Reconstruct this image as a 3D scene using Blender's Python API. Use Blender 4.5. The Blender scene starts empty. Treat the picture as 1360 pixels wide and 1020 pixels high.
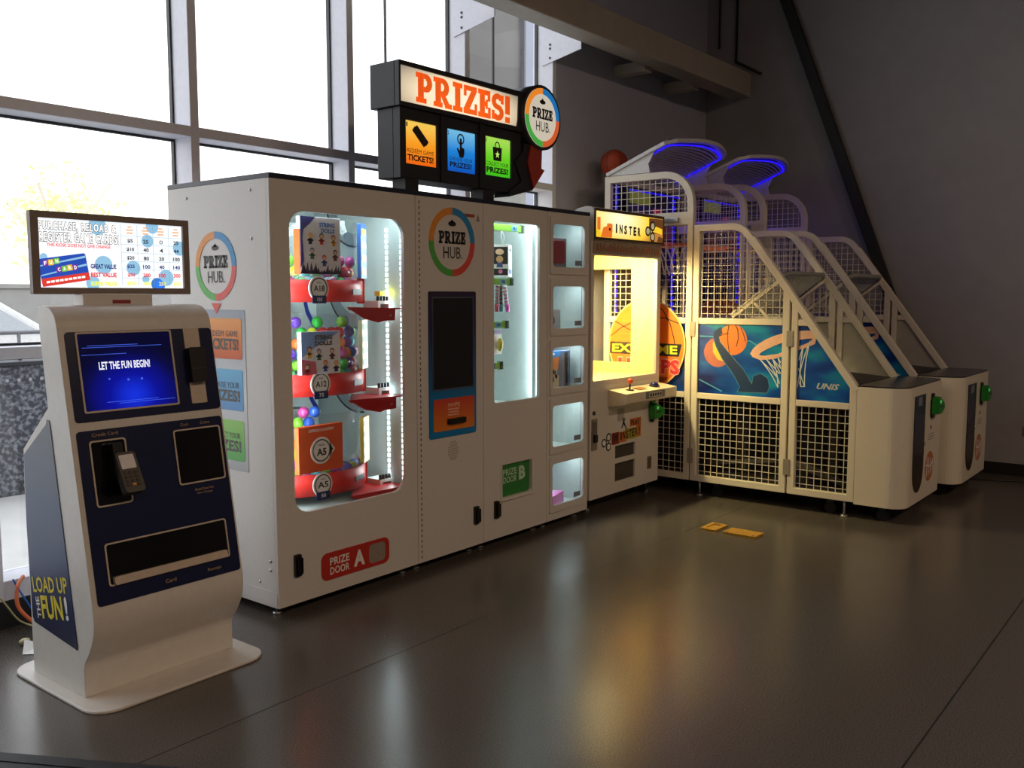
import bpy, math, random
from math import sin, cos, pi, radians
from mathutils import Vector, Matrix
from mathutils.geometry import tessellate_polygon

random.seed(7)
SC = bpy.context.scene
COL = SC.collection

# ------------------------------------------------------------------ camera, world, lights, exposure
H = 1.5
FPX = 1222.46
cam_d = bpy.data.cameras.new('camera')
cam_d.sensor_width = 36.0
cam_d.sensor_fit = 'HORIZONTAL'
cam_d.lens = FPX / 1360 * 36.0
cam_d.clip_start = 0.05
cam = bpy.data.objects.new('camera', cam_d)
COL.objects.link(cam)
_y, _p = 0.902267, 0.0960988
_f = Vector((sin(_y) * cos(_p), cos(_y) * cos(_p), -sin(_p)))
_r = Vector((cos(_y), -sin(_y), 0))
_u = _r.cross(_f)
cam.matrix_world = Matrix((( _r.x, _u.x, -_f.x, 0), (_r.y, _u.y, -_f.y, 0), (_r.z, _u.z, -_f.z, H), (0, 0, 0, 1)))
SC.camera = cam

SC.view_settings.view_transform = 'Standard'
SC.view_settings.look = 'None'
SC.view_settings.gamma = 1.0
SC.view_settings.use_curve_mapping = False
SC.view_settings.exposure = 0.0
cy = SC.cycles
cy.use_denoising = True
cy.max_bounces = 7
cy.diffuse_bounces = 4
cy.glossy_bounces = 3
cy.transmission_bounces = 4
cy.transparent_max_bounces = 24
cy.sample_clamp_indirect = 4.0
cy.caustics_reflective = False
cy.caustics_refractive = False

SKY = 2.6
world = bpy.data.worlds.new('overcast_sky')
SC.world = world
world.use_nodes = True
wn, wl = world.node_tree.nodes, world.node_tree.links
wn.clear()
wo = wn.new('ShaderNodeOutputWorld')
wb = wn.new('ShaderNodeBackground')
wtc = wn.new('ShaderNodeTexCoord')
wsep = wn.new('ShaderNodeSeparateXYZ')
wr = wn.new('ShaderNodeValToRGB')
wr.color_ramp.elements[0].position = 0.0
wr.color_ramp.elements[0].color = (1.0, 0.99, 0.97, 1)
wr.color_ramp.elements[1].position = 0.7
wr.color_ramp.elements[1].color = (0.86, 0.93, 1.0, 1)
wb.inputs['Strength'].default_value = SKY
wl.new(wtc.outputs['Generated'], wsep.inputs[0])
wl.new(wsep.outputs['Z'], wr.inputs[0])
wl.new(wr.outputs[0], wb.inputs['Color'])
wl.new(wb.outputs[0], wo.inputs['Surface'])


def area(name, loc, direction, sx, sy, power, color, portal=False, parent=None, off=(0, 0, 0), spread=None):
    d = bpy.data.lights.new(name, 'AREA')
    d.shape = 'RECTANGLE'
    d.size, d.size_y = sx, sy
    d.energy = power
    d.color = color
    if spread:
        d.spread = spread
    if portal:
        d.cycles.is_portal = True
    o = bpy.data.objects.new(name, d)
    COL.objects.link(o)
    z = -Vector(direction).normalized()
    up = Vector((0, 0, 1)) if abs(z.z) < 0.9 else Vector((0, 1, 0))
    x = up.cross(z).normalized()
    y = z.cross(x)
    l = Vector(loc) - Vector(off)
    o.matrix_world = Matrix(((x.x, y.x, z.x, l.x), (x.y, y.y, z.y, l.y), (x.z, y.z, z.z, l.z), (0, 0, 0, 1)))
    if parent:
        o.parent = parent
    return o


# ceiling lamps of the hall, behind and above the camera
WARM = (1.0, 0.72, 0.50)
LAMP = 106
for lx, ly in ((0.5, -3.0), (4.5, -3.5), (-3.5, -4.0)):
    area('ceiling_lamp_light', (lx, ly, 4.9), (0, 0, -1), 1.2, 0.4, LAMP, WARM)
# daylight portal covering the window wall
area('window_portal', (2.2, 4.62, 2.45), (0, -1, 0), 7.6, 4.7, 1.0, (1, 1, 1), portal=True)


# ------------------------------------------------------------------ materials
def lin(c):
    c = c / 255.0
    return c / 12.92 if c <= 0.04045 else ((c + 0.055) / 1.055) ** 2.4


def rgb(r, g, b):
    return (lin(r), lin(g), lin(b), 1.0)


MATS = {}


def mat(name, c, rough=0.5, metal=0.0, emit=0.0, spec=0.5, noise=0.06, scale=30.0, bump=0.0, coat=0.0, ecol=None):
    if name in MATS:
        return MATS[name]
    m = bpy.data.materials.new(name)
    m.use_nodes = True
    n, l = m.node_tree.nodes, m.node_tree.links
    b = n['Principled BSDF']
    c = rgb(*c)
    b.inputs['Roughness'].default_value = rough
    b.inputs['Metallic'].default_value = metal
    b.inputs['Specular IOR Level'].default_value = spec
    b.inputs['Coat Weight'].default_value = coat
    tc = n.new('ShaderNodeTexCoord')
    nz = n.new('ShaderNodeTexNoise')
    nz.inputs['Scale'].default_value = scale
    nz.inputs['Detail'].default_value = 3
    rp = n.new('ShaderNodeValToRGB')
    rp.color_ramp.elements[0].position = 0.3
    rp.color_ramp.elements[1].position = 0.7
    rp.color_ramp.elements[0].color = tuple(x * (1 - noise) for x in c[:3]) + (1,)
    rp.color_ramp.elements[1].color = tuple(min(1, x * (1 + noise)) for x in c[:3]) + (1,)
    l.new(tc.outputs['Object'], nz.inputs['Vector'])
    l.new(nz.outputs['Fac'], rp.inputs['Fac'])
    l.new(rp.outputs['Color'], b.inputs['Base Color'])
    if bump:
        bp = n.new('ShaderNodeBump')
        bp.inputs['Strength'].default_value = bump
        bp.inputs['Distance'].default_value = 0.002
        l.new(nz.outputs['Fac'], bp.inputs['Height'])
        l.new(bp.outputs['Normal'], b.inputs['Normal'])
    if emit:
        b.inputs['Emission Color'].default_value = rgb(*ecol) if ecol else c
        b.inputs['Emission Strength'].default_value = emit
    MATS[name] = m
    return m


def gradmat(name, stops, axis, lo, hi, rough=0.4, emit=0.0, spec=0.5):
    """colour set as a gradient along one object axis, lo..hi in object coordinates"""
    if name in MATS:
        return MATS[name]
    m = bpy.data.materials.new(name)
    m.use_nodes = True
    n, l = m.node_tree.nodes, m.node_tree.links
    b = n['Principled BSDF']
    b.inputs['Roughness'].default_value = rough
    b.inputs['Specular IOR Level'].default_value = spec
    tc = n.new('ShaderNodeTexCoord')
    sp = n.new('ShaderNodeSeparateXYZ')
    mr = n.new('ShaderNodeMapRange')
    mr.inputs['From Min'].default_value = lo
    mr.inputs['From Max'].default_value = hi
    rp = n.new('ShaderNodeValToRGB')
    els = rp.color_ramp.elements
    while len(els) < len(stops):
        els.new(0.5)
    for e, (p, c) in zip(els, stops):
        e.position = p
        e.color = rgb(*c)
    l.new(tc.outputs['Object'], sp.inputs[0])
    l.new(sp.outputs['XYZ'.index(axis)], mr.inputs['Value'])
    l.new(mr.outputs[0], rp.inputs[0])
    l.new(rp.outputs[0], b.inputs['Base Color'])
    if emit:
        l.new(rp.outputs[0], b.inputs['Emission Color'])
        b.inputs['Emission Strength'].default_value = emit
    MATS[name] = m
    return m


def spotmat(name, stops, centre, radii, emit, rough=0.35, noise=0.0):
    """backlit face: brightest where the tube sits behind it, fading outward (object coordinates)"""
    if name in MATS:
        return MATS[name]
    m = bpy.data.materials.new(name)
    m.use_nodes = True
    n, l = m.node_tree.nodes, m.node_tree.links
    b = n['Principled BSDF']
    b.inputs['Roughness'].default_value = rough
    tc = n.new('ShaderNodeTexCoord')
    mp = n.new('ShaderNodeMapping')
    mp.vector_type = 'TEXTURE'
    mp.inputs['Location'].default_value = centre
    mp.inputs['Scale'].default_value = radii
    ln = n.new('ShaderNodeVectorMath')
    ln.operation = 'LENGTH'
    rp = n.new('ShaderNodeValToRGB')
    els = rp.color_ramp.elements
    while len(els) < len(stops):
        els.new(0.5)
    for e, (p, c) in zip(els, stops):
        e.position = p
        e.color = rgb(*c)
    l.new(tc.outputs['Object'], mp.inputs[0])
    l.new(mp.outputs[0], ln.inputs[0])
    l.new(ln.outputs['Value'], rp.inputs[0])
    l.new(rp.outputs[0], b.inputs['Base Color'])
    l.new(rp.outputs[0], b.inputs['Emission Color'])
    b.inputs['Emission Strength'].default_value = emit
    MATS[name] = m
    return m


def glassmat(name, tint=(1, 1, 1, 1), rough=0.02, gain=1.0):
    if name in MATS:
        return MATS[name]
    m = bpy.data.materials.new(name)
    m.use_nodes = True
    n, l = m.node_tree.nodes, m.node_tree.links
    n.remove(n['Principled BSDF'])
    out = n['Material Output']
    tr = n.new('ShaderNodeBsdfTransparent')
    tr.inputs['Color'].default_value = tint
    gl = n.new('ShaderNodeBsdfGlossy')
    gl.inputs['Roughness'].default_value = rough
    geo = n.new('ShaderNodeNewGeometry')
    dt = n.new('ShaderNodeVectorMath'); dt.operation = 'DOT_PRODUCT'
    ab = n.new('ShaderNodeMath'); ab.operation = 'ABSOLUTE'
    om = n.new('ShaderNodeMath'); om.operation = 'SUBTRACT'; om.inputs[0].default_value = 1.0
    pw = n.new('ShaderNodeMath'); pw.operation = 'POWER'; pw.inputs[1].default_value = 5.0
    mu = n.new('ShaderNodeMath'); mu.operation = 'MULTIPLY_ADD'; mu.inputs[1].default_value = .9 * gain; mu.inputs[2].default_value = .035 * gain
    mx = n.new('ShaderNodeMixShader')
    l.new(geo.outputs['Incoming'], dt.inputs[0]); l.new(geo.outputs['Normal'], dt.inputs[1])
    l.new(dt.outputs['Value'], ab.inputs[0]); l.new(ab.outputs[0], om.inputs[1]); l.new(om.outputs[0], pw.inputs[0]); l.new(pw.outputs[0], mu.inputs[0])
    l.new(mu.outputs[0], mx.inputs[0])
    l.new(tr.outputs[0], mx.inputs[1])
    l.new(gl.outputs[0], mx.inputs[2])
    l.new(mx.outputs[0], out.inputs['Surface'])
    MATS[name] = m
    return m


WHITE = mat('white_enamel', (214, 210, 206), 0.42, bump=0.03, scale=120, noise=0.03)
KWHITE = mat('kiosk_white', (218, 214, 208), 0.38, noise=0.03)
INNER = mat('interior_white', (196, 208, 206), 0.5, noise=0.03)
NAVY = mat('navy_trim', (20, 26, 48), 0.35)
NAVYP = mat('navy_print', (16, 26, 66), 0.3)
BLACK = mat('black_plastic', (14, 14, 16), 0.4)
GLOSSBLACK = mat('black_glossy', (8, 8, 11), 0.12)
DARKGREY = mat('dark_grey', (50, 50, 54), 0.5)
SILVER = mat('silver_metal', (190, 190, 190), 0.3, metal=0.9)
ALU = mat('aluminium_frame', (232, 233, 244), 0.45, noise=0.03)
RED = mat('red_plastic', (196, 40, 34), 0.4)
DARKRED = mat('dark_red_plastic', (150, 22, 26), 0.4)
ORANGE = mat('orange_print', (231, 146, 52), 0.45)
BLUE = mat('blue_print', (38, 140, 200), 0.45)
GREEN = mat('green_print', (84, 178, 74), 0.45)
REDP = mat('red_print', (222, 78, 66), 0.45)
INK = mat('black_ink', (22, 22, 24), 0.5)
GREYINK = mat('grey_ink', (90, 88, 84), 0.5)
PAPER = mat('white_print', (235, 234, 230), 0.5)
CREAM = mat('cream_enamel', (222, 213, 196), 0.4, bump=0.03, scale=120, noise=0.03)
GREENP = mat('green_plastic', (26, 132, 40), 0.4)
GLASS = glassmat('clear_glass')
ACRYL = glassmat('clear_acrylic', (0.95, 0.97, 0.98, 1), 0.05)

# ------------------------------------------------------------------ mesh builder
ORIG = {}


class MB:
    def __init__(s):
        s.v, s.f, s.m, s.sm = [], [], [], []
        s.mi = 0
        s.smooth = False

    def use(s, i):
        s.mi = i
        return s

    def face(s, idx):
        s.f.append(tuple(idx)); s.m.append(s.mi); s.sm.append(s.smooth)

    def poly(s, pts):
        b = len(s.v)
        s.v += [tuple(p) for p in pts]
        s.face(range(b, b + len(pts)))
        return s

    def box(s, x0, x1, y0, y1, z0, z1):
        b = len(s.v)
        s.v += [(x, y, z) for z in (z0, z1) for y in (y0, y1) for x in (x0, x1)]
        for q in ((0, 2, 3, 1), (4, 5, 7, 6), (0, 1, 5, 4), (2, 6, 7, 3), (0, 4, 6, 2), (1, 3, 7, 5)):
            s.face([b + i for i in q])
        return s

    def fbox(s, F, u0, u1, v0, v1, n0, n1):
        return s.plate(F, [[(u0, v0), (u1, v0), (u1, v1), (u0, v1)]], n0, n1)

    def plate(s, F, loops, n0, n1):
        """flat shape with holes in frame F=(O,U,V), from n0 (back) to n1 (front) along U x V"""
        O, U, V = F
        N = U.cross(V)
        off = len(s.v)
        flat = [p for lp in loops for p in lp]
        tris = tessellate_polygon([[Vector((p[0], p[1], 0)) for p in lp] for lp in loops])
        nn = len(flat)
        for n in (n0, n1):
            s.v += [tuple(O + U * p[0] + V * p[1] + N * n) for p in flat]
        for t in tris:
            a, b, c = [flat[i] for i in t]
            ar = (b[0] - a[0]) * (c[1] - a[1]) - (c[0] - a[0]) * (b[1] - a[1])
            if abs(ar) < 1e-12:
                continue
            t = t if ar > 0 else (t[0], t[2], t[1])
            s.face([off + nn + i for i in t])
            s.face([off + i for i in reversed(t)])
        k = 0
        for li, lp in enumerate(loops):
            ar = sum(lp[i][0] * lp[(i + 1) % len(lp)][1] - lp[(i + 1) % len(lp)][0] * lp[i][1] for i in range(len(lp)))
            for i in range(len(lp)):
                a, b = off + k + i, off + k + (i + 1) % len(lp)
                q = (a, b, b + nn, a + nn)
                good = (ar > 0) if li == 0 else (ar < 0)
                s.face(q if good else q[::-1])
            k += len(lp)
        return s

    def prism(s, F, pts, n0, n1):
        return s.plate(F, [pts], n0, n1)

    def sweep(s, path, ref, hw, hn, seg=0, closed=False, caps=True):
        """sweep a rectangular (seg=0) or round section along path; ref is the side axis"""
        path = [Vector(p) for p in path]
        ref = Vector(ref).normalized()
        n = len(path)
        if seg:
            prof = [(cos(2 * pi * k / seg) * hw, sin(2 * pi * k / seg) * hn) for k in range(seg)]
        else:
            prof = [(-hw, -hn), (hw, -hn), (hw, hn), (-hw, hn)]
        k = len(prof)
        b = len(s.v)
        for i, p in enumerate(path):
            a = path[i - 1] if (i > 0 or closed) else None
            c = path[(i + 1) % n] if (i < n - 1 or closed) else None
            t1 = (p - a).normalized() if a is not None else (c - p).normalized()
            t2 = (c - p).normalized() if c is not None else t1
            t = (t1 + t2).normalized()
            sc = 1.0 / max(0.35, t.dot(t1))
            nn = t.cross(ref)
            if nn.length < 1e-5:
                nn = t.cross(Vector((0.3, 0.7, 0.64)))
            nn.normalize()
            rr = nn.cross(t).normalized() if abs(ref.dot(t)) > 0.01 else ref
            for (x, y) in prof:
                s.v.append(tuple(p + rr * x + nn * (y * sc)))
        for i in range(n if closed else n - 1):
            for j in range(k):
                a0, a1 = b + i * k + j, b + i * k + (j + 1) % k
                i2 = (i + 1) % n
                b0, b1 = b + i2 * k + j, b + i2 * k + (j + 1) % k
                s.face((a0, a1, b1, b0))
        if caps and not closed:
            s.face([b + j for j in range(k)][::-1])
            s.face([b + (n - 1) * k + j for j in range(k)])
        return s

    def cyl(s, p0, p1, r0, r1=None, seg=16, caps=True):
        r1 = r0 if r1 is None else r1
        p0, p1 = Vector(p0), Vector(p1)
        t = (p1 - p0).normalized()
        a = t.cross(Vector((0, 0, 1)) if abs(t.z) < 0.9 else Vector((1, 0, 0))).normalized()
        c = t.cross(a)
        b = len(s.v)
        for p, r in ((p0, r0), (p1, r1)):
            s.v += [tuple(p + a * (r * cos(2 * pi * k / seg)) + c * (r * sin(2 * pi * k / seg))) for k in range(seg)]
        for k in range(seg):
            k2 = (k + 1) % seg
            s.face((b + k, b + k2, b + seg + k2, b + seg + k))
        if caps:
            sm, s.smooth = s.smooth, False
            s.face([b + k for k in range(seg)][::-1])
            s.face([b + seg + k for k in range(seg)])
            s.smooth = sm
        return s

    def sphere(s, c, r, seg=14, rings=9, sq=(1, 1, 1)):
        b = len(s.v)
        sm, s.smooth = s.smooth, True
        s.v.append((c[0], c[1], c[2] + r * sq[2]))
        for i in range(1, rings):
            th = pi * i / rings
            for k in range(seg):
                ph = 2 * pi * k / seg
                s.v.append((c[0] + r * sq[0] * sin(th) * cos(ph), c[1] + r * sq[1] * sin(th) * sin(ph), c[2] + r * sq[2] * cos(th)))
        s.v.append((c[0], c[1], c[2] - r * sq[2]))
        last = len(s.v) - 1
        for k in range(seg):
            s.face((b, b + 1 + k, b + 1 + (k + 1) % seg))
            s.face((last, b + 1 + (rings - 2) * seg + (k + 1) % seg, b + 1 + (rings - 2) * seg + k))
        for i in range(rings - 2):
            for k in range(seg):
                a0, a1 = b + 1 + i * seg + k, b + 1 + i * seg + (k + 1) % seg
                s.face((a0, a0 + seg, a1 + seg, a1))
        s.smooth = sm
        return s

    def arcshell(s, c, r0, r1, z0, z1, a0, a1, n=20):
        """curved wall between radii r0<r1, heights z0..z1, angles a0..a1 in radians"""
        path = [(c[0] + cos(a0 + (a1 - a0) * i / n), 0) for i in range(0)]
        b = len(s.v)
        for i in range(n + 1):
            a = a0 + (a1 - a0) * i / n
            for r in (r0, r1):
                for z in (z0, z1):
                    s.v.append((c[0] + r * cos(a), c[1] + r * sin(a), z))
        for i in range(n):
            q, w = b + i * 4, b + i * 4 + 4
            s.face((q + 2, w + 2, w + 3, q + 3)); s.face((q, q + 1, w + 1, w))
            s.face((q + 1, q + 3, w + 3, w + 1)); s.face((q, w, w + 2, q + 2))
        s.face((b, b + 2, b + 3, b + 1))
        e = b + n * 4
        s.face((e, e + 1, e + 3, e + 2))
        return s

    def text(s, txt, F, cu, cv, w, h, bold=0.0, th=0.0012, n0=0.0, spacing=1.0, slant=0.0, fit=None):
        """flat lettering centred at (cu,cv) in frame F, fitted to w x h"""
        vs, fs = glyphs(txt, bold, spacing, slant)
        ref = glyphs(txt, fit, spacing, slant)[0] if fit is not None else vs
        xs = [p[0] for p in ref]; ys = [p[1] for p in ref]
        x0, x1, y0, y1 = min(xs), max(xs), min(ys), max(ys)
        sx = w / max(1e-6, x1 - x0); sy = h / max(1e-6, y1 - y0)
        O, U, V = F
        N = U.cross(V)
        b = len(s.v)
        s.v += [tuple(O + U * (cu - w / 2 + (p[0] - x0) * sx) + V * (cv - h / 2 + (p[1] - y0) * sy) + N * (n0 + th)) for p in vs]
        for f in fs:
            s.face([b + i for i in f])
        return s

    def slab(s, txt, F, cu, cv, w, h, th=0.0012, n0=0.0):
        polys, width = slabpolys(txt)
        sx, sy = w / width, h
        for pl in polys:
            s.prism(F, [(cu - w / 2 + x * sx, cv - h / 2 + y * sy) for x, y in pl], n0, n0 + th)
        return s

    def build(s, name, mats, parent=None, bevel=0.0, kind=None, label=None, bseg=2, origin=None):
        o0 = ORIG.get(parent.name, Vector((0, 0, 0))) if parent else Vector(origin or (0, 0, 0))
        me = bpy.data.meshes.new(name)
        me.from_pydata([(x - o0.x, y - o0.y, z - o0.z) for x, y, z in s.v], [], s.f)
        for m in (mats if isinstance(mats, (list, tuple)) else [mats]):
            me.materials.append(m)
        me.polygons.foreach_set('material_index', s.m)
        me.polygons.foreach_set('use_smooth', s.sm)
        me.update()
        ob = bpy.data.objects.new(name, me)
        COL.objects.link(ob)
        ORIG[ob.name] = o0
        if parent:
            ob.parent = parent
        else:
            ob.location = o0
        if bevel:
            bv = ob.modifiers.new('edge', 'BEVEL')
            bv.width = bevel
            bv.segments = bseg
            bv.limit_method = 'ANGLE'
            bv.angle_limit = radians(50)
        if kind:
            ob['kind'] = kind
        if label:
            ob['label'] = label
        return ob


_GC = {}


def glyphs(txt, bold, spacing, slant):
    key = (txt, bold, spacing, slant)
    if key in _GC:
        return _GC[key]
    cu = bpy.data.curves.new('lettering_source', 'FONT')
    cu.body = txt
    cu.size = 1.0
    cu.offset = bold
    cu.space_character = spacing
    cu.shear = slant
    cu.resolution_u = 2
    cu.dimensions = '2D'
    cu.fill_mode = 'BOTH'
    ob = bpy.data.objects.new('lettering_source', cu)
    me = bpy.data.meshes.new_from_object(ob)
    out = ([tuple(v.co) for v in me.vertices], [tuple(p.vertices) for p in me.polygons])
    bpy.data.objects.remove(ob)
    bpy.data.curves.remove(cu)
    bpy.data.meshes.remove(me)
    _GC[key] = out
    return out


def _rc(x0, y0, x1, y1):
    return [(x0, y0), (x1, y0), (x1, y1), (x0, y1)]


def _arcq(cx, cy_, rx, ry, t, a0, a1, n=10):
    out = []
    for i in range(n):
        a, b = radians(a0 + (a1 - a0) * i / n), radians(a0 + (a1 - a0) * (i + 1) / n)
        q = [(cx + rx * cos(a), cy_ + ry * sin(a)), (cx + rx * cos(b), cy_ + ry * sin(b)),
             (cx + (rx - t) * cos(b), cy_ + (ry - t * 0.8) * sin(b)), (cx + (rx - t) * cos(a), cy_ + (ry - t * 0.8) * sin(a))]
        out.append(q)
    return out


def _slabglyph(c):
    if c == 'I':
        return [_rc(.12, 0, .42, 1), _rc(0, 0, .54, .17), _rc(0, .83, .54, 1)], .54
    if c in 'PR':
        g = [_rc(.1, 0, .40, 1), _rc(0, .83, .2, 1), _rc(.38, .82, .52, 1), _rc(.38, .38, .52, .56)] + _arcq(.52, .69, .33, .31, .27, -90, 90)
        if c == 'P':
            return g + [_rc(0, 0, .54, .17)], .86
        return g + [_rc(0, 0, .48, .17), [(.38, .42), (.62, .46), (.94, .06), (.66, 0)], _rc(.62, 0, 1.0, .17)], 1.0
    if c == 'Z':
        return [_rc(.02, .82, .78, 1), _rc(0, 0, .80, .18), [(.46, .84), (.78, .84), (.34, .16), (.0, .16)], _rc(.02, .62, .17, .86), _rc(.65, .14, .80, .40)], .80
    if c == 'E':
        return [_rc(.1, 0, .40, 1), _rc(0, .82, .74, 1), _rc(0, 0, .76, .18), _rc(.36, .41, .54, .59), _rc(.58, .62, .74, .86), _rc(.60, .14, .76, .40), _rc(.46, .33, .58, .67)], .76
    if c == 'S':
        return _arcq(.38, .70, .38, .30, .26, 20, 270, 14) + _arcq(.38, .30, .38, .30, .26, 90, -160, 14) + [_rc(.58, .64, .75, .97), _rc(.01, .03, .18, .36)], .77
    return [_rc(.02, .31, .32, 1), _rc(.02, 0, .32, .21)], .36


def slabpolys(txt):
    x, out = 0.0, []
    for c in txt:
        g, w = _slabglyph(c)
        out += [[(px + x, py) for px, py in pl] for pl in g]
        x += w + 0.07
    return out, x - 0.07


def V3(*a):
    return Vector(a)


X_, Y_, Z_ = V3(1, 0, 0), V3(0, 1, 0), V3(0, 0, 1)


def front(y):          # face that looks towards the hall (-Y); u = X, v = Z
    return (V3(0, y, 0), X_, Z_)


def left(x):           # face that looks towards -X; u = -Y, v = Z
    return (V3(x, 0, 0), -Y_, Z_)


def rr(u0, u1, v0, v1, r, n=5):
    out = []
    for cx, cy_, a0 in ((u1 - r, v0 + r, -90), (u1 - r, v1 - r, 0), (u0 + r, v1 - r, 90), (u0 + r, v0 + r, 180)):
        for i in range(n + 1):
            a = radians(a0 + 90 * i / n)
            out.append((cx + r * cos(a), cy_ + r * sin(a)))
    return out


def circ(cu, cv, r, n=28, r2=None):
    r2 = r if r2 is None else r2
    return [(cu + r * cos(2 * pi * i / n), cv + r2 * sin(2 * pi * i / n)) for i in range(n)]


def ring_sector(cu, cv, r0, r1, a0, a1, n=12):
    o = [(cu + r1 * cos(radians(a0 + (a1 - a0) * i / n)), cv + r1 * sin(radians(a0 + (a1 - a0) * i / n))) for i in range(n + 1)]
    return o + [(cu + r0 * cos(radians(a1 - (a1 - a0) * i / n)), cv + r0 * sin(radians(a1 - (a1 - a0) * i / n))) for i in range(n + 1)]


def thing(name, label, cat, loc, group=None, kind=None):
    o = bpy.data.objects.new(name, None)
    o.empty_display_size = 0.1
    COL.objects.link(o)
    o.location = loc
    if label:
        o['label'] = label
    if cat:
        o['category'] = cat
    if group:
        o['group'] = group
    if kind:
        o['kind'] = kind
    ORIG[o.name] = Vector(loc)
    return o


def tag(o, label, cat, group=None):
    o['label'] = label; o['category'] = cat
    if group:
        o['group'] = group
    return o


def dup(root, delta, label):
    r = root.copy(); COL.objects.link(r)
    r.location = root.location + Vector(delta)
    r['label'] = label
    for ch in list(root.children):
        c = ch.copy(); COL.objects.link(c); c.parent = r
        for g in ch.children:
            d = g.copy(); COL.objects.link(d); d.parent = c
    return r


def ring_logo(parent, F, cu, cv, r, emit=False, n0=0.0, ph=0.0):
    cols = [ORANGE, BLUE, REDP, GREEN] if not emit else [mat('lit_orange', (240, 140, 40), .4, emit=.75), mat('lit_blue', (30, 120, 190), .4, emit=.7),
            mat('lit_red', (214, 96, 50), .4, emit=.7), mat('lit_green', (70, 175, 70), .4, emit=.7)]
    for (a0, a1), m in zip(((90, 180), (90, 0), (0, -90), (180, 270)), cols):
        MB().prism(F, ring_sector(cu, cv, r * .80, r, a0 + ph, a1 + ph), n0, n0 + .0025).build('logo_ring', m, parent)
    t = MB()
    t.slab('PRIZE', F, cu, cv + r * .13, r * 1.16, r * .36, th=.002, n0=n0)
    t.text('HUB.', F, cu + r * .02, cv - r * .31, r * .82, r * .34, 0.0, n0=n0 + .0008)
    t.prism(F, circ(cu, cv + r * .53, r * .17, 16, r * .075), n0, n0 + .0015)
    t.prism(F, [(cu - r * .09, cv + r * .56), (cu + r * .09, cv + r * .56), (cu, cv + r * .66)], n0, n0 + .0015)
    t.build('logo_lettering', INK, parent)

# ------------------------------------------------------------------ the hall
def floor_material():
    m = bpy.data.materials.new('polished_floor')
    m.use_nodes = True
    n, l = m.node_tree.nodes, m.node_tree.links
    b = n['Principled BSDF']
    tc = n.new('ShaderNodeTexCoord')
    n1 = n.new('ShaderNodeTexNoise'); n1.inputs['Scale'].default_value = 180; n1.inputs['Detail'].default_value = 2
    n2 = n.new('ShaderNodeTexNoise'); n2.inputs['Scale'].default_value = 1.3; n2.inputs['Detail'].default_value = 4
    r1 = n.new('ShaderNodeValToRGB')
    r1.color_ramp.elements[0].position = .35; r1.color_ramp.elements[0].color = rgb(72, 66, 61)
    r1.color_ramp.elements[1].position = .7; r1.color_ramp.elements[1].color = rgb(96, 90, 84)
    r2 = n.new('ShaderNodeMapRange'); r2.inputs['To Min'].default_value = .19; r2.inputs['To Max'].default_value = .29
    for q in (n1, n2):
        l.new(tc.outputs['Object'], q.inputs['Vector'])
    l.new(n1.outputs['Fac'], r1.inputs[0]); l.new(n2.outputs['Fac'], r2.inputs['Value'])
    l.new(r1.outputs[0], b.inputs['Base Color']); l.new(r2.outputs[0], b.inputs['Roughness'])
    b.inputs['Specular IOR Level'].default_value = .45
    bp = n.new('ShaderNodeBump'); bp.inputs['Strength'].default_value = .06; bp.inputs['Distance'].default_value = .002
    l.new(n1.outputs['Fac'], bp.inputs['Height']); l.new(bp.outputs[0], b.inputs['Normal'])
    return m


XW, YW = 8.56, 4.30          # inner faces of the end wall and the window wall
YG = 4.46                    # glass plane
X0, YB, ZC = -7.0, -9.0, 5.6
WALLM = mat('wall_grey_paint', (150, 148, 152), 0.75, noise=0.04, scale=6, bump=0.05)
WALLD = mat('ceiling_dark_paint', (46, 44, 43), 0.8)
BASEM = mat('black_baseboard', (22, 21, 21), 0.5)
STEEL = mat('painted_steel_beam', (176, 168, 156), 0.55, noise=0.06, scale=8)
DARKSTEEL = mat('dark_steel', (22, 21, 21), 0.6)


def structure(ob):
    ob['kind'] = 'structure'
    return ob


structure(MB().box(X0, XW + .2, YB, YW + .16, -.12, 0).build('floor', floor_material()))
seam = mat('floor_joint', (26, 24, 22), 0.7)
for i, (yy, hw) in enumerate(((0.762, .003), (2.70, .0016))):
    structure(MB().box(X0, XW, yy - hw, yy + hw, -.01, .0006).build('trim_%d' % (i + 1), seam))
structure(MB().box(XW, XW + .2, YB, YW + .3, 0, ZC).build('wall_right', WALLM))
structure(MB().box(X0 - .2, X0, YB, YW + .3, 0, ZC).build('wall_left', WALLM))
structure(MB().box(X0, XW, YB - .2, YB, 0, ZC).build('wall_rear', WALLM))
structure(MB().box(X0 - .2, XW + .2, YB - .2, YW + .3, ZC, ZC + .2).build('ceiling', WALLD))
structure(MB().box(6.0, XW, YW, YW + .3, 0, ZC).build('wall_back', mat('wall_blue_grey_paint', (180, 184, 202), 0.75, noise=0.03, scale=6, bump=0.05)))
structure(MB().box(X0, -1.52, YW, YW + .3, 0, ZC).build('wall_back_far', WALLM))  # unseen solid stretch, added to limit daylight from further windows
structure(MB().box(XW - .012, XW, YB, YW, 0, .1).build('baseboard_right', BASEM, bevel=.003))
structure(MB().box(6.0, XW - .012, YW - .012, YW, 0, .1).build('baseboard_back', BASEM, bevel=.003))
structure(MB().box(X0, 6.0, YW - .004, YG + .03, 0, .125).build('baseboard_window', BASEM))

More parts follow.
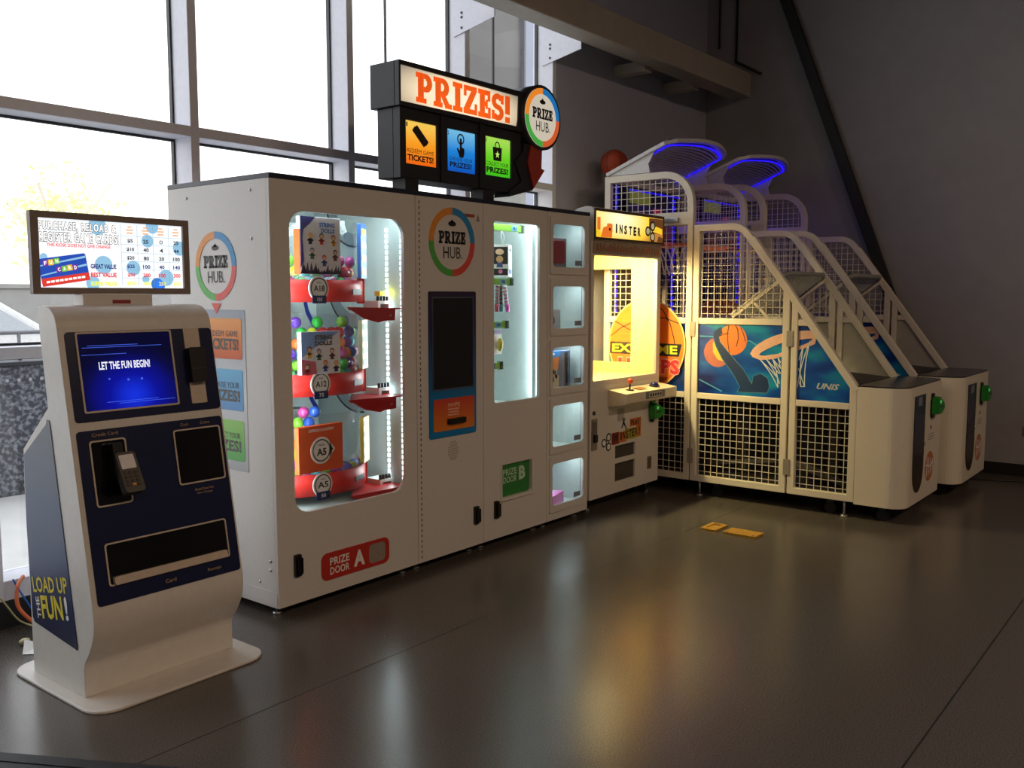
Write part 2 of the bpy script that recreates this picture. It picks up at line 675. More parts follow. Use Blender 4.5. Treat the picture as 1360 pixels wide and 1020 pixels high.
# window bays: sill, transoms, one mullion and three panes each
MX = [-1.50, -.42, .655, 1.727, 2.80, 3.873, 4.947, 5.98]
ZT = ZC
for i in range(len(MX) - 1):
    a, b = MX[i] + .025, MX[i + 1] - .025
    w = thing('window_%d' % (i + 1), None, None, ((a + b) / 2, YW, 0), kind='structure')
    MB().box(b, b + .05, YW, YG + .03, .12, ZT).build('mullion', ALU, w, bevel=.003)
    if i == 0:
        MB().box(a - .05, a, YW, YG + .03, .12, ZT).build('mullion', ALU, w, bevel=.003)
    MB().box(a, b, YW, YG + .03, .125, .215).build('sill', ALU, w, bevel=.003)
    MB().box(a, b, YW, YG + .02, 1.215, 1.268).build('transom', ALU, w, bevel=.003)
    MB().box(a, b, YW, YG + .02, 2.315, 2.368).build('transom', ALU, w, bevel=.003)
    g = MB()
    for z in (1.215, 1.268 + .012, 2.315 - .0, 2.368 + .012):
        g.box(a, b, YG - .012, YG + .012, z - .012, z)
    g.box(a, a + .01, YG - .014, YG + .012, .2, ZT).box(b - .01, b, YG - .014, YG + .012, .2, ZT)
    g.build('gasket', DARKGREY, w)
    for z0, z1 in ((.215, 1.215), (1.268, 2.315), (2.368, ZT)):
        MB().box(a, b, YG - .003, YG + .003, z0, z1).build('pane', GLASS, w)
    if i in (5, 6):
        x = 4.32 if i == 5 else 5.42
        MB().box(x - .005, x + .005, YG - .008, YG + .008, 2.37, ZT).build('glass_joint', DARKGREY, w)

# wind beam on brackets, brace and conduits
bm = thing('trim_3', None, None, (5.0, 3.9, 3.4), kind='structure')
MB().box(-3.0, XW, 3.83, 4.03, 3.40, 3.62).build('beam', STEEL, bm, bevel=.01)
for x in MX[2:]:
    br = MB().prism(left(x - .028), [(-YW - .10, 3.28), (-4.03, 3.355), (-4.03, 3.60), (-YW - .10, 3.60)], 0, .008).build('bracket', ALU, bm)
    q = MB()
    for z in (3.33, 3.40, 3.43):
        q.cyl((x - .040, YW + .02, z), (x - .034, YW + .02, z), .009, seg=10)
    q.build('bolt', DARKGREY, br)
for x in (6.9, 7.75):
    MB().box(x - .06, x + .06, 4.0, YW, 3.355, 3.44).build('bracket', STEEL, bm, bevel=.006)
structure(MB().sweep([(XW - .05, 4.0, 6.03 - .44), (XW - .05, 1.885, 0)], X_, .03, .045).build('trim_4', DARKSTEEL))
c = MB(); c.smooth = True
c.sweep([(XW - .02, 4.16, ZC), (XW - .02, 4.16, 3.9)], X_, .010, .010, 8)
c.sweep([(XW - .02, 3.98, ZC), (XW - .02, 3.98, 3.75), (XW - .02, 3.72, 3.60)], X_, .012, .012, 8)
structure(c.build('trim_5', DARKSTEEL))
so = thing('wall_outlet', 'small pale wall outlet low on the end wall', 'outlet', (XW - .01, 1.33, .38))
MB().box(XW - .009, XW - .001, 1.30, 1.36, .34, .42).build('cover_plate', mat('outlet_plate', (120, 112, 102), .5), so, bevel=.002)
MB().box(XW - .012, XW - .009, 1.32, 1.34, .365, .395).build('socket', DARKGREY, so)

# ------------------------------------------------------------------ outside the glass
def speckle(name, c0, c1, scale, thr):
    m = bpy.data.materials.new(name)
    m.use_nodes = True
    n, l = m.node_tree.nodes, m.node_tree.links
    b = n['Principled BSDF']; b.inputs['Roughness'].default_value = .7
    tc = n.new('ShaderNodeTexCoord')
    v = n.new('ShaderNodeTexNoise'); v.inputs['Scale'].default_value = scale; v.inputs['Detail'].default_value = 5
    r = n.new('ShaderNodeValToRGB')
    r.color_ramp.elements[0].position = thr - .08; r.color_ramp.elements[0].color = rgb(*c0)
    r.color_ramp.elements[1].position = thr + .12; r.color_ramp.elements[1].color = rgb(*c1)
    l.new(tc.outputs['Object'], v.inputs['Vector']); l.new(v.outputs['Fac'], r.inputs[0]); l.new(r.outputs[0], b.inputs['Base Color'])
    return m


og = MB().box(-40, 60, YW + .47, 70, -.25, -.02).build('ground', mat('bright_concrete', (206, 204, 200), .8, scale=4))
structure(og)
# dark perforated bin wall close outside the glass
sc = thing('planter_wall', 'dark speckled low planter wall outside the lower window panes', 'planter', (3.2, 7.3, 0))
MB().box(1.9, 5.4, 7.25, 7.55, -.02, .97).build('wall_panel', speckle('dark_speckled_stone', (70, 74, 82), (146, 150, 160), 34, .52), sc, bevel=.01)
k = MB()
for i in range(40):
    k.cyl((1.95 + i * .085, 7.248, .86), (1.95 + i * .085, 7.252, .86), .014, seg=8)
k.build('stud', mat('pale_stud', (190, 190, 196), .5), sc, kind='stuff')
MB().box(1.88, 5.42, 7.22, 7.58, .97, 1.0).build('cap', mat('dark_stone', (58, 60, 66), .7), sc, bevel=.006)
rl = thing('handrail', 'thin metal handrail on short posts above the speckled planter wall', 'railing', (3.6, 7.4, 1.0))
r_ = MB(); r_.smooth = True
r_.sweep([(1.9, 7.4, 1.215), (5.4, 7.4, 1.215)], Z_, .016, .016, 8).build('rail', mat('rail_metal', (150, 150, 158), .5), rl)
for x in (1.95, 3.22, 4.3, 5.35):
    p_ = MB(); p_.smooth = True
    p_.cyl((x, 7.4, 1.0), (x, 7.4, 1.215), .014, seg=8).build('post', mat('rail_metal', (150, 150, 158), .5), rl)
# grey concrete wall and a white car behind it
lw = thing('boundary_wall', 'long grey concrete boundary wall across the parking area', 'wall', (9, 17, 0))
for i in range(12):
    MB().box(3 + i * 2.0, 4.98 + i * 2.0, 17, 17.25, -.02, 1.62).build('panel', mat('grey_concrete', (150, 148, 146), .85, scale=5), lw, bevel=.02)
MB().box(2.95, 27.05, 16.96, 17.3, 1.62, 1.70).build('coping', mat('grey_concrete', (150, 148, 146), .85, scale=5), lw)


def car(x, y):
    t = thing('car', 'white parked car seen through the left window pane', 'car', (x, y, 0))
    WC = mat('white_car_paint', (238, 238, 238), .25)
    side = [(-2.1, .3), (2.1, .3), (2.15, .62), (2.0, .86), (1.25, .98), (.55, 1.42), (-.1, 1.5), (-.95, 1.46), (-1.75, 1.0), (-2.12, .9), (-2.18, .55)]
    F = (V3(x, y - .85, 0), X_, Z_)
    MB().prism(F, side, -1.7, 0).build('body', WC, t, bevel=.06)
    win = [(1.05, 1.0), (.5, 1.34), (-.1, 1.42), (-.85, 1.38), (-1.4, 1.02)]
    for n0 in (0.001, -1.705):
        MB().prism(F, win, n0, n0 + .006).build('window', mat('car_glass_glare', (196, 202, 208), .15), t)  # pale colour paints in the bright reflection and overexposure
    for dx in (-1.3, 1.3):
        for yy in (y - .86, y + .66):
            w_ = MB().cyl((x + dx, yy, .31), (x + dx, yy + .2, .31), .32, seg=24).build('wheel', mat('tyre', (30, 30, 30), .8), t)
            MB().cyl((x + dx, yy - .006, .31), (x + dx, yy, .31), .19, seg=16).build('hubcap', SILVER, w_)
    MB().box(x - 2.2, x + 2.17, y - .8, y + .8, .32, .44).build('bumper', DARKGREY, t, bevel=.03)


car(4.55, 13.0)

LEAF = [mat('hazed_leaf_%s' % 'abc'[i], c, .7) for i, c in enumerate(((246, 246, 190), (232, 238, 170), (250, 244, 206)))]  # leaf colours lightened to paint in the overexposed haze


def tree(x, y, h, r, label, seed):
    rnd = random.Random(seed)
    t = thing('tree', label, 'tree', (x, y, 0), 'trees beyond the parking area')
    tr = MB(); tr.smooth = True
    tr.sweep([(x, y, -.02), (x + .06, y, h * .3), (x - .05, y, h * .55), (x + .1, y, h * .8)], Y_, .11, .11, 8)
    for k in range(6):
        a = rnd.uniform(0, 6.28)
        tr.sweep([(x, y, h * rnd.uniform(.35, .6)), (x + cos(a) * r * .7, y + sin(a) * r * .7, h * rnd.uniform(.65, .9))], Z_, .04, .04, 6)
    tr.build('trunk', mat('hazed_bark', (214, 204, 186), .9), t)  # trunk lightened too, the washed-out haze is put into its colour
    fo = MB()
    for k in range(1200):
        while True:
            p = [rnd.uniform(-1, 1) for _ in range(3)]
            d = sum(q * q for q in p)
            if .12 < d < 1:
                break
        lump = .75 + .25 * sin(p[0] * 7 + seed) * cos(p[1] * 6) + .18 * sin(p[2] * 9)
        c_ = V3(x + p[0] * r * lump, y + p[1] * r * lump, h * .68 + p[2] * h * .34 * lump)
        a = V3(rnd.gauss(0, 1), rnd.gauss(0, 1), rnd.gauss(0, 1)).normalized()
        b = a.cross(V3(rnd.gauss(0, 1), rnd.gauss(0, 1), rnd.gauss(0, 1))).normalized()
        s = rnd.uniform(.06, .12)
        fo.use(rnd.randrange(3))
        fo.poly([c_ - a * s, c_ + b * s * .5, c_ + a * s, c_ - b * s * .5])
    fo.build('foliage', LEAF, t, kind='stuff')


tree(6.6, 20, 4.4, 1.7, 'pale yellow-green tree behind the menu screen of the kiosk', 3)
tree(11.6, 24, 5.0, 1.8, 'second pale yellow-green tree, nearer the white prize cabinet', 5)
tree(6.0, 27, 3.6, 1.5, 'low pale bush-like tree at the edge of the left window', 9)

# neighbouring wing of the building, seen grey through the last window bay
wg = thing('building_wing', 'grey rendered building wing outside the last window bay', 'building', (10.0, 7.5, 0))
FZ = (V3(0, 0, 0), X_, Y_)
MB().prism(FZ, [(6.84, 6.0), (14, 6.0), (14, 11.6)], 2.75, 9).build('upper_wall', mat('grey_render', (148, 144, 138), .85, scale=3), wg)
MB().prism(FZ, [(7.1, 6.05), (13.9, 6.05), (13.9, 11.3)], 2.58, 2.75).build('soffit', mat('pale_soffit', (160, 158, 152), .8), wg)
for xx, yy in ((9.2, 6.6), (12.4, 6.6), (13.3, 9.6)):
    MB().box(xx, xx + .3, yy, yy + .3, -.02, 2.58).build('column', mat('pale_soffit', (160, 158, 152), .8), wg)
f = MB().plate(front(6.0), [rr(7.75, 9.3, 3.5, 5.2, .02), rr(7.82, 9.23, 3.57, 5.13, .02)], 0, .04).build('window', mat('grey_frame', (120, 120, 122), .6), wg)
MB().box(7.82, 9.23, 5.985, 5.995, 3.57, 5.13).build('pane', mat('dull_pane', (130, 132, 134), .15), f)

# ------------------------------------------------------------------ brass floor covers
BRASS = mat('worn_brass', (222, 172, 70), .4, metal=.55, noise=.2, scale=60)
for (x0, x1, y0, y1, lb, hole) in ((5.305, 5.485, 2.54, 2.648, 'smaller square brass floor cover with a recessed lid', True), (5.303, 5.435, 2.275, 2.49, 'longer plain brass floor cover lying beside the square one', False)):
    t = thing('floor_cover', lb, 'floor cover', ((x0 + x1) / 2, (y0 + y1) / 2, 0), 'brass floor covers')
    F = (V3(0, 0, 0), X_, Y_)
    if hole:
        MB().plate(F, [rr(x0, x1, y0, y1, .006), rr(x0 + .03, x1 - .02, y0 + .02, y1 - .025, .004)], 0, .013).build('cover_plate', BRASS, t, bevel=.002)
        MB().fbox(F, x0 + .032, x1 - .022, y0 + .022, y1 - .027, 0, .007).build('lid', BRASS, t)
        MB().fbox(F, x1 - .045, x1 - .035, y0 + .035, y1 - .04, .007, .012).build('pull', SILVER, t)
    else:
        MB().prism(F, rr(x0, x1, y0, y1, .006), 0, .013).build('cover_plate', BRASS, t, bevel=.002)
        for yy in (y0 + .02, y1 - .02):
            MB().cyl((x0 + .02, yy, .013), (x0 + .02, yy, .0145), .006, seg=10).build('screw', DARKGREY, t)

t = thing('floor_mat', 'black rubber floor mat with its far corner just reaching the frame bottom', 'mat', (.9, 2.3, 0))
MM = mat('mat_black', (20, 20, 24), .6, bump=.3, scale=90)
FM = (V3(1.30, 2.93, 0), V3(.49, -.87, 0).normalized(), V3(.87, .49, 0).normalized())
MB().prism(FM, rr(-.9, .9, -1.3, .02, .03), 0, .008).build('rubber_sheet', MM, t, bevel=.002)
MB().plate(FM, [rr(-.9, .9, -1.3, .02, .03), rr(-.85, .85, -1.25, -.03, .02)], .008, .011).build('raised_edge', MM, t)

# ------------------------------------------------------------------ payment kiosk
KX0, KX1 = 1.598, 2.236
k = thing('payment_kiosk', 'white card payment kiosk with navy front panels beside the big cabinet', 'kiosk', (1.917, 3.45, 0))
prof = [(3.512, 1.456), (3.468, 1.463), (3.425, 1.455), (3.396, 1.438), (3.377, 1.415), (3.367, 1.385), (3.197, .385), (3.190, .335), (3.192, .29), (3.205, .245),
        (3.236, .19), (3.27, .145), (3.278, .12), (3.278, .012), (3.685, .012), (3.690, .75), (3.682, .906), (3.461, 1.084), (3.492, 1.30)]


def smooth_run(pts, n=4):
    out = []
    for i in range(len(pts) - 1):
        p0, p1, p2, p3 = [Vector(pts[max(0, min(len(pts) - 1, j))]) for j in (i - 1, i, i + 1, i + 2)]
        for k_ in range(n):
            t_ = k_ / n
            q = .5 * ((2 * p1) + (p2 - p0) * t_ + (2 * p0 - 5 * p1 + 4 * p2 - p3) * t_ ** 2 + (3 * p1 - p0 - 3 * p2 + p3) * t_ ** 3)
            out.append((q.x, q.y))
    return out + [tuple(pts[-1])]


prof = prof[:1] + smooth_run(prof[1:6]) + smooth_run(prof[6:13]) + prof[13:]
MB().prism(left(KX0), [(-y, z) for y, z in prof], -(KX1 - KX0), 0).build('body', KWHITE, k, bevel=.006)
MB().prism((V3(0, 0, 0), X_, Y_), rr(1.545, 2.30, 3.10, 3.80, .10), 0, .012).build('base_plate', KWHITE, k, bevel=.004)
# side print
F = left(KX0)
sp = [(-3.479, 1.02), (-3.472, 1.038), (-3.455, 1.036), (-3.447, 1.01), (-3.389, .652), (-3.316, .20), (-3.320, .186), (-3.335, .188), (-3.655, .222), (-3.668, .24), (-3.682, .60), (-3.674, .885)]
side_p = MB().prism(F, sp, 0.0005, .003).build('side_print', gradmat('kiosk_side_reflection', [(0, (14, 22, 58)), (.35, (24, 50, 104)), (.62, (58, 80, 116)), (1, (92, 96, 106))], 'Z', .19, 1.04, .4), k)  # grey upper stops paint in the window reflection
ca, sa = cos(radians(10)), sin(radians(10))
Fs = (V3(KX0 - .003, 3.512, .398), V3(0, -ca, sa), V3(0, sa, ca))
YEL = mat('yellow_print', (224, 206, 44), .5)
MB().text('LOAD UP', Fs, 0, 0, .285, .062, .02).build('lettering', YEL, side_p)
MB().text('FUN', Fs, -.005, -.088, .175, .092, .03).build('lettering', YEL, side_p)
MB().text('!', Fs, .112, -.088, .022, .092, .03).build('lettering', PAPER, side_p)
m_ = MB()
Ft = (Fs[0], Fs[2], -Fs[1])
m_.text('THE', Ft, -.090, .118, .085, .030, .02)
m_.build('lettering', PAPER, side_p)
# tilted front face
A, B = V3(KX0, 3.367, 1.385), V3(KX0, 3.197, .385)
KV = (A - B).normalized()
KF = (V3(KX0, 3.2436, .658), X_, KV)            # u from left edge, v from z=.658
BZ = mat('bezel_cream', (206, 192, 176), .4)
up = [rr(.023, .632, .382, .717, .014)]
MB().plate(KF, [up[0]], 0, .004).build('upper_panel', NAVYP, k)
scr = spotmat('blue_screen', [(0, (20, 50, 226)), (.4, (8, 16, 150)), (.8, (6, 8, 66)), (1, (5, 6, 40))], (1.86 - 1.917, 0, 1.12), (.24, 5, .20), .9, .15)
s_ = MB().plate(KF, [rr(.066, .439, .420, .708, .004)], .004, .006).build('screen', scr, k)
MB().plate(KF, [rr(.059, .446, .413, .715, .008), rr(.066, .439, .420, .708, .006)], .004, .009).build('bezel', BZ, k)
MB().text('LET THE FUN BEGIN!', KF, .238, .586, .205, .030, .02, n0=.006).build('screen_lettering', mat('lit_white', (235, 240, 255), .5, emit=1.0), s_)
w_ = MB()
for v, u0, u1 in ((.655, .08, .40), (.662, .10, .30), (.628, .075, .25), (.44, .2, .43), (.447, .15, .36)):
    w_.fbox(KF, u0, u1, v, v + .0018, .006, .0066)
for u, v, r in ((.245, .528, .005), (.30, .528, .005), (.17, .535, .004)):
    w_.prism(KF, circ(u, v, r, 10), .006, .0066)
w_.build('screen_streaks', mat('lit_pale_blue', (70, 110, 255), .5, emit=.6), s_)
sl = MB().plate(KF, [rr(.502, .572, .411, .717, .004)], .004, .007).build('card_strip', BZ, k)
MB().plate(KF, [rr(.498, .570, .496, .636, .008)], .007, .040).build('card_reader', BLACK, k, bevel=.006)
MB().fbox(KF, .503, .565, .548, .552, .040, .042).build('reader_slot', DARKGREY, k)
MB().plate(KF, [rr(.020, .628, -.292, .350, .014)], 0, .004).build('lower_panel', NAVYP, k)


def cutout(name, u0, u1, v0, v1):
    r = MB().plate(KF, [rr(u0, u1, v0, v1, .012)], .004, .0055).build(name, GLOSSBLACK, k)
    MB().plate(KF, [rr(u0, u1, v0, v1, .012), rr(u0 + .006, u1 - .006, v0 + .006, v1 - .006, .009)], .0055, .009).build('bezel', BZ, r)
    return r


cutout('card_recess', .060, .202, .064, .311)
cutout('cash_recess', .400, .612, .092, .313)
cs = cutout('dispenser_slot', .068, .584, -.229, -.070)
MB().plate(KF, [rr(.086, .566, -.226, -.196, .008)], .0055, .022).build('tray_lip', BZ, cs, bevel=.003)
for s, u, v, w, h in (('Credit Card', .126, .332, .10, .013), ('Cash', .455, .331, .036, .012), ('Coins', .548, .331, .044, .012), ('Card', .314, -.262, .045, .015), ('Receipt', .508, -.262, .062, .015),
                      ('Kiosk Does Not', .509, .066, .085, .010), ('Give Change', .509, .050, .07, .010)):
    MB().text(s, KF, u, v, w, h, .01, n0=.004).build('lettering', mat('gold_lettering', (176, 150, 110), .5), k)
# card terminal on its arm
m_ = MB().fbox(KF, .125, .165, .16, .295, .006, .05)
m_.build('terminal_arm', BLACK, k, bevel=.005)
TV = (KV + KF[1].cross(KV) * -.35).normalized()
TF = (KF[0] + X_ * .168 + KV * .175 + X_.cross(KV) * .062, V3(cos(.18), 0, 0) + KV * .10, TV)
TF = (TF[0], (TF[1] - TV * TF[1].dot(TV)).normalized(), TV)
tm = MB().plate(TF, [rr(-.038, .038, -.080, .080, .014)], -.02, .018).build('card_terminal', mat('terminal_grey', (74, 70, 66), .5), k, bevel=.006)
MB().plate(TF, [rr(-.029, .027, .012, .068, .004)], .018, .020).build('terminal_screen', mat('terminal_lcd', (226, 224, 226), .3), tm)
g_ = MB(); y_ = MB()
for r in range(4):
    for c_ in range(3):
        (y_ if (r == 3 and c_ == 1) else g_).fbox(TF, -.028 + c_ * .02, -.014 + c_ * .02, -.008 - r * .016, .002 - r * .016, .018, .022)
g_.build('key', mat('key_brown', (74, 62, 56), .6), tm, kind='stuff')
y_.build('key', mat('key_yellow', (196, 150, 40), .6), tm)
# neck and menu screen
MB().box(1.754, 2.040, 3.47, 3.55, 1.45, 1.506).build('neck', KWHITE, k, bevel=.004)
MB().fbox(front(3.47), 1.87, 1.945, 1.468, 1.482, 0, .0015).build('neck_sticker', mat('dull_red', (150, 48, 50), .5), k)
MF = front(3.50)
MB().plate(MF, [rr(1.583, 2.233, 1.504, 1.812, .004), rr(1.612, 2.206, 1.529, 1.787, .002)], -.026, 0).build('menu_frame', mat('menu_frame_brown', (132, 118, 110), .45), k, bevel=.002)
MB().box(1.66, 2.16, 3.526, 3.566, 1.515, 1.78).build('menu_back', DARKGREY, k)
ms = MB().fbox(MF, 1.61, 2.208, 1.527, 1.789, -.025, -.012).build('menu_screen', mat('lit_menu', (240, 248, 255), .4, emit=.95), k)


def mu(u, v):
    return 1.583 + .65 * u, 1.504 + .308 * v


def mtext(mb, s, u, v, w, h, bold=.02, n=-.010, fit=None):
    a, b = mu(u, v)
    mb.text(s, MF, a, b, w * .65, h * .308, bold, n0=n, th=.0004, fit=fit, spacing=1.26 if fit is not None else 1.0)


LB = mat('lit_sky_blue', (150, 205, 240), .5, emit=.8)
LB2 = mat('lit_mid_blue', (60, 130, 220), .5, emit=.8)
q = MB()
for u, v, r in ((.40, .86, .036), (.43, .37, .036), (.72, .70, .026), (.62, .34, .030), (.755, .89, .028), (.94, .62, .03), (.84, .22, .034), (.70, .2, .016), (.36, .14, .028), (.075, .45, .014)):
    a, b = mu(u, v)
    q.prism(MF, circ(a, b, r, 20), -.012, -.0117)
q.build('menu_dots', LB, ms, kind='stuff')
q = MB()
for u, v, r in ((.775, .135, .026), (.80, .12, .02)):
    a, b = mu(u, v)
    q.prism(MF, circ(a, b, r, 20), -.0118, -.0114)
q.build('menu_dots', LB2, ms, kind='stuff')
d_, w_ = MB(), MB()
for s, u, v, w in (('PURCHASE, RELOAD &', .283, .825, .47), ('REGISTER GAME CARDS!', .293, .695, .485)):
    mtext(d_, s, u, v, w - .012, .104, .078, -.0112, .0)
    mtext(w_, s, u, v, w - .012, .104, .030, -.0104, .0)
d_.build('menu_lettering', mat('lit_dark', (40, 42, 52), .5, emit=.08), ms, kind='stuff')
w_.build('menu_lettering', mat('lit_pure_white', (255, 255, 255), .5, emit=1.0), ms, kind='stuff')
r_, k_, n_, y_, o_ = MB(), MB(), MB(), MB(), MB()
mtext(r_, 'THIS KIOSK DOES NOT GIVE CHANGE', .285, .60, .38, .042)
rows = [('$5', '25', '0', '25'), ('$10', '40', '4', '44'), ('$20', '80', '20', '100'), ('$25', '100', '40', '140'), ('$50', '200', '100', '300'), ('$100', '400', '250', '650')]
for i, row in enumerate(rows):
    for j, s in enumerate(row):
        tgt = (k_, k_, k_, n_, r_, y_)[i]
        mtext(tgt, s, .603 + j * .104, .690 - i * .110, .010 + .013 * len(s), .052, .03 if i != 0 or j != 2 else 0)
for s, v, tgt in (('GREAT VALUE', .351, n_), ('BEST VALUE', .244, r_), ('SUPER VALUE', .133, y_)):
    mtext(tgt, s, .427, v, .16, .058, .04)
for j in range(4):
    a, b = mu(.603 + j * .104, .83)
    for dv, ww in ((.0, .05), (-.012, .042), (.012, .03)):
        o_.fbox(MF, a - ww * .3, a + ww * .3, b + dv - .003, b + dv + .003, -.0116, -.011)
r_.build('menu_lettering', mat('lit_red_text', (226, 60, 60), .5, emit=.7), ms, kind='stuff')
k_.build('menu_lettering', mat('lit_grey_text', (70, 72, 80), .5, emit=.2), ms, kind='stuff')
n_.build('menu_lettering', mat('lit_navy_text', (60, 66, 140), .5, emit=.4), ms, kind='stuff')
y_.build('menu_lettering', mat('lit_yellow_text', (236, 232, 70), .5, emit=.9), ms, kind='stuff')
o_.build('menu_headings', mat('lit_orange_text', (244, 190, 150), .5, emit=.8), ms, kind='stuff')
l_ = MB()
for u in (.545, .652, .758, .865):
    a, b0 = mu(u, .12); _, b1 = mu(u, .9)
    l_.fbox(MF, a - .0006, a + .0006, b0, b1, -.0118, -.0112)
for i in range(6):
    a0, b = mu(.545, .752 - i * .108); a1, _ = mu(.955, 0)
    l_.fbox(MF, a0, a1, b - .0006, b + .0006, -.0118, -.0112)
l_.build('menu_lines', mat('lit_line', (150, 190, 214), .5, emit=.5), ms, kind='stuff')
# the card pictured on the screen
ca_, sa_ = cos(radians(9)), sin(radians(9))
a, b = mu(.19, .30)
CF = (V3(a, 3.50, b), V3(ca_, 0, sa_), V3(-sa_, 0, ca_))
MB().prism(CF, rr(-.092, .092, -.052, .052, .008), -.0112, -.0106).build('menu_card', mat('lit_card_blue', (36, 80, 190), .5, emit=.8), ms, kind='stuff')
q = MB().fbox(CF, -.092, .092, -.052, -.022, -.0106, -.0102)
q.build('menu_card_band', mat('lit_card_red', (226, 64, 52), .5, emit=.8), ms, kind='stuff')
q = MB()
for v0, v1 in ((-.012, .004), (.024, .034)):
    q.prism(CF, [(-.09, v0), (.09, v1), (.09, v1 + .008), (-.09, v0 + .004)], -.0106, -.0103)
q.build('menu_card_streak', LB, ms, kind='stuff')
tiles = [(-.066, .034, 'F', 0), (-.045, .034, 'U', 1), (-.022, .036, 'N', 2), (-.020, .004, 'C', 0), (.001, .004, 'A', 2), (.022, .005, 'R', 1), (.043, .003, 'D', 0)]
tc_ = [mat('lit_purple', (130, 60, 170), .5, emit=.7), mat('lit_gold', (240, 190, 40), .5, emit=.8), mat('lit_lime', (120, 200, 70), .5, emit=.8)]
tb = MB(); tl = MB()
for u, v, s, ci in tiles:
    tb.use(ci).fbox(CF, u - .010, u + .010, v - .011, v + .011, -.0102, -.0098)
    tl.text(s, CF, u, v, .010, .014, .03, th=.0004, n0=-.0096)
tb.build('menu_card_tile', tc_, ms, kind='stuff')
for j in range(9):
    tl.fbox(CF, -.075 + j * .017, -.062 + j * .017, -.041, -.033, -.0102, -.0098)
tl.build('menu_lettering', mat('lit_pure_white', (255, 255, 255), .5, emit=1.0), ms, kind='stuff')

# ------------------------------------------------------------------ prize cabinets
YF, YK = 3.417, 4.225          # front and back of the row
ZB, ZTOP = .05, 2.02


def handle(parent, x, z):
    h = MB().prism(front(YF), rr(x - .018, x + .018, z - .052, z + .052, .005), 0, .016).build('door_handle', BLACK, parent, bevel=.002)
    MB().prism(front(YF - .016), rr(x - .010, x + .016, z - .040, z + .040, .007), 0, .014).build('latch', GLOSSBLACK, h, bevel=.002)


def cabinet(name, label, x0, x1, holes, hole_r, y_in=None):
    """white steel cabinet: front plate with openings, sides, back, navy cap and feet"""
    t = thing(name, label, 'cabinet', ((x0 + x1) / 2, 3.82, 0))
    b = MB()
    b.plate(front(YF), [rr(x0, x1, ZB, ZTOP, .002, 1)] + [rr(*h, hole_r) for h in holes], -.022, 0)
    b.build('door_panel', WHITE, t, bevel=.0025)
    b = MB()
    b.box(x0, x0 + .012, YF + .022, YK, ZB, ZTOP).box(x1 - .012, x1, YF + .022, YK, ZB, ZTOP)
    b.box(x0 + .012, x1 - .012, YK - .015, YK, ZB, ZTOP).box(x0 + .012, x1 - .012, YF + .022, YK - .015, ZB, ZB + .015).box(x0 + .012, x1 - .012, YF + .022, YK - .015, ZTOP - .015, ZTOP)
    b.build('casing', WHITE, t)
    MB().box(x0, x1, YF - .004, YK + .003, ZTOP, ZTOP + .024).build('top_cap', NAVY, t, bevel=.003)
    for fx in (x0 + .05, x1 - .05):
        for fy in (YF + .08, YK - .08):
            m = MB(); m.smooth = True
            m.cyl((fx, fy, 0), (fx, fy, .014), .024, .020).cyl((fx, fy, .014), (fx, fy, ZB), .007)
            m.build('levelling_foot', SILVER, t)
    return t


COOL = (.80, .97, 1.0)
LED = mat('led_white', (235, 250, 255), .4, emit=2.6)
LED_SOFT = mat('led_panel_white', (225, 246, 250), .4, emit=1.6)

# --- cabinet A
AX0, AX1 = 2.585, 3.508
ca = cabinet('prize_cabinet', 'large white prize cabinet with round wheel logo and red carousel shelves', AX0, AX1, [(2.692, 3.422, .476, 1.885)], .085)
MB().plate(front(YF + .012), [rr(2.68, 3.434, .464, 1.897, .09)], -.006, 0).build('glass_pane', GLASS, ca)
b = MB()
b.box(AX0 + .013, AX1 - .013, YK - .04, YK - .016, .40, ZTOP - .016).box(AX0 + .013, AX0 + .03, YF + .03, YK - .04, .40, ZTOP - .016)
b.box(AX1 - .03, AX1 - .013, YF + .03, YK - .04, .40, ZTOP - .016).box(AX0 + .03, AX1 - .03, YF + .03, YK - .04, .445, .462)
b.build('lining', INNER, ca)
for y_, z0, z1 in ((3.60, .50, 1.86), (3.49, .50, 1.86)):
    s_ = MB()
    n = 46
    for i in range(n):
        z = z0 + (z1 - z0) * (i + .5) / n
        s_.box(AX1 - .036, AX1 - .030, y_ - .007, y_ + .007, z - .009, z + .009)
    s_.build('led_strip', LED, ca, kind='stuff')
area('cabinet_light', (AX1 - .05, 3.56, 1.18), (-1, .55, 0), .06, 1.3, 5.0, COOL, parent=ca, off=ORIG[ca.name])
area('cabinet_light', (3.05, 3.50, 1.98), (0, .12, -1), .75, .10, 3.0, COOL, parent=ca, off=ORIG[ca.name])
area('cabinet_light', (AX0 + .05, 3.452, 1.18), (.75, .65, 0), .03, 1.3, 6.0, COOL, parent=ca, off=ORIG[ca.name])  # unseen light added at the left front edge for more frontal light
